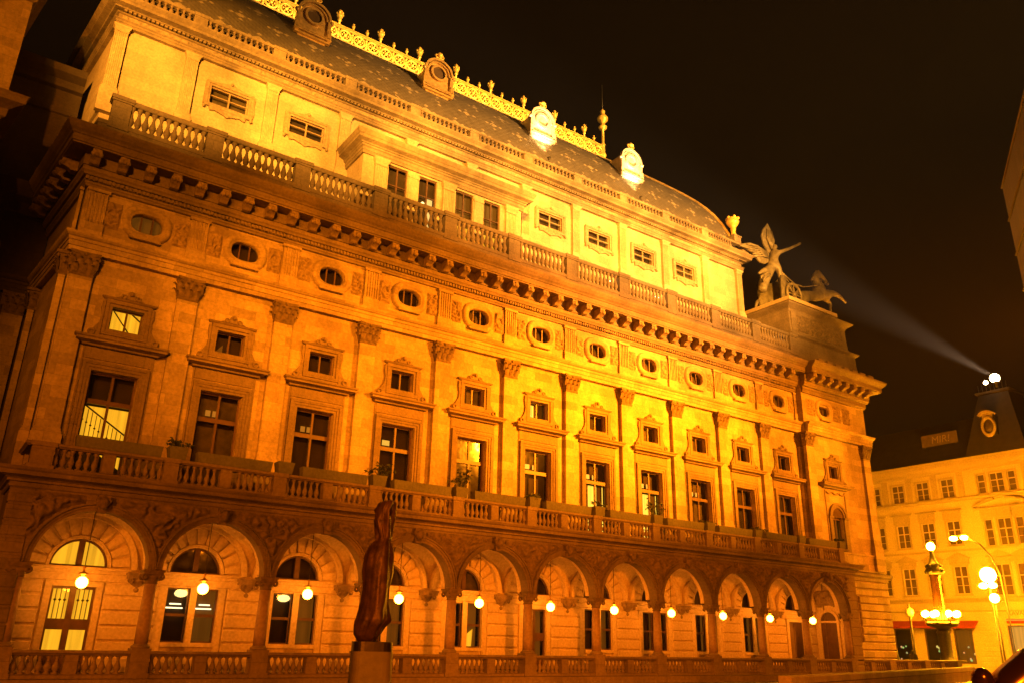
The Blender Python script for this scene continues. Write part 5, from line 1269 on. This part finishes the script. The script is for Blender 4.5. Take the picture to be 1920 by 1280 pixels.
for x, y, rz, lab in ((56,4.15,.4,'person in a dark coat standing near the old lamp post'),(56,2.95,2.0,'person in dark clothes standing left of the candelabrum foot')):
    o = put('person', pm, None, (x,y,G), rz); tag(o, lab, 'person')

# ================================================================== dark neighbouring wings on the left
lw = thing('adjoining_building', 'unlit dark stone building joining the theatre on its left side', 'building', (0,0,0))
MB().box(-14,-.97,8.2,30,G,25.6).build('wall', SOOT_SHADE, lw)
wp = [(-14,8.2),(-.97,8.2)]
MB().sweep(wp, [(0,25.4),(.25,25.45),(.3,25.8),(.7,26.0),(.75,26.35),(0,26.5)]).build('cornice', SOOT_SHADE, lw)
MB().sweep(wp, [(0,24.1),(.1,24.15),(.14,24.4),(0,24.45)]).build('string_course', SOOT_SHADE, lw)
MB().sweep(wp, ent1).build('architrave', SOOT_SHADE, lw); MB().sweep(wp, [(0,18.5),(.4,18.5),(.5,19.0),(1.0,19.1),(1.3,19.7),(0,19.8)]).build('cornice', SOOT_SHADE, lw)
for x in (-1.6,-5.6): 
    p = put('pilaster', shm, lw, (x,8.2,0)); put('pilaster_capital', capm, p, (0,0,13.97))
o = put('oval_window', ovm, lw, (-3.6,8.2-YW,0)); MB().box(-.6,.62,YW-.02,YW,16.4,17.25).build('glass', DGLASS, o)
MB().box(-4.5,-2.7,8.16,8.2,6.5,10.5).build('window', DGLASS, lw)
nb = thing('projecting_wing', 'projecting stone wing with a heavy lit cornice at the top left edge', 'building', (0,0,0))
MB().add([(-12,4.6,G),(-3.75,4.6,G),(-4.3,8.19,G),(-12,8.19,G),(-12,4.6,30),(-3.75,4.6,30),(-4.3,8.19,30),(-12,8.19,30)], [(0,1,5,4),(1,2,6,5),(4,5,6,7)]).build('wall', WALL, nb)
np_ = [(-12,4.6),(-3.75,4.6),(-4.3,8.1)]
MB().sweep(np_, [(0,21.0),(.12,21.05),(.15,21.4),(.35,21.5),(.6,21.6),(.62,21.85),(.7,21.95),(0,22.1)]).build('cornice', TRIM, nb)
MB().sweep(np_, [(0,26.9),(.1,26.95),(.2,27.3),(.5,27.5),(.55,27.8),(0,28.0)]).build('cornice', TRIM, nb)
spot((-20,-30,20), (-4.3,5,27), 60000, 26, 1, SODIUM)

# ================================================================== glass block building on the right
gb = thing('glass_block_building', 'brown glass block building corner at the upper right edge', 'building', (25.4,-20.2,0), None, math.radians(-149+180))
# local x runs from the far corner towards the viewer's right; local -y faces the square
gb.rotation_euler = (0,0,0)
dirx = Vector((-math.sin(math.radians(59.1)), -math.cos(math.radians(59.1)), 0)); nrm = Vector((-dirx.y, dirx.x, 0))
if nrm.dot(Vector((-1,1,0))) < 0: nrm = -nrm
Lg = 30; back = -nrm*14
c0 = Vector((0,0,0)); V = [c0, dirx*Lg, dirx*Lg+back, back]
MB().add([tuple(v+Vector((0,0,G))) for v in V]+[tuple(v+Vector((0,0,16.6))) for v in V], [(0,1,5,4),(1,2,6,5),(2,3,7,6),(3,0,4,7),(4,5,6,7)]).build('glass_block_wall', TILE, gb)
for z in [1.0+1.3*k for k in range(13)]:
    MB().tube([c0+nrm*.02+Vector((0,0,z)), dirx*Lg+nrm*.02+Vector((0,0,z))], .04, 4).build('joint_bar', IRON, gb)

# ================================================================== night haze round the whole square
hz = MB().box(-32, 112, -62, 72, G-1.4, 50).mesh('haze', None)
hm = bpy.data.materials.new('night_haze'); hm.use_nodes = True; t_ = hm.node_tree; t_.nodes.remove(t_.nodes['Principled BSDF'])
pv = t_.nodes.new('ShaderNodeVolumePrincipled'); pv.inputs['Color'].default_value = (.92,.92,.92,1); pv.inputs['Density'].default_value = .00018; pv.inputs['Anisotropy'].default_value = .3
t_.links.new(pv.outputs[0], t_.nodes['Material Output'].inputs['Volume'])
hz.materials.clear(); hz.materials.append(hm); stuff(put('haze', hz))
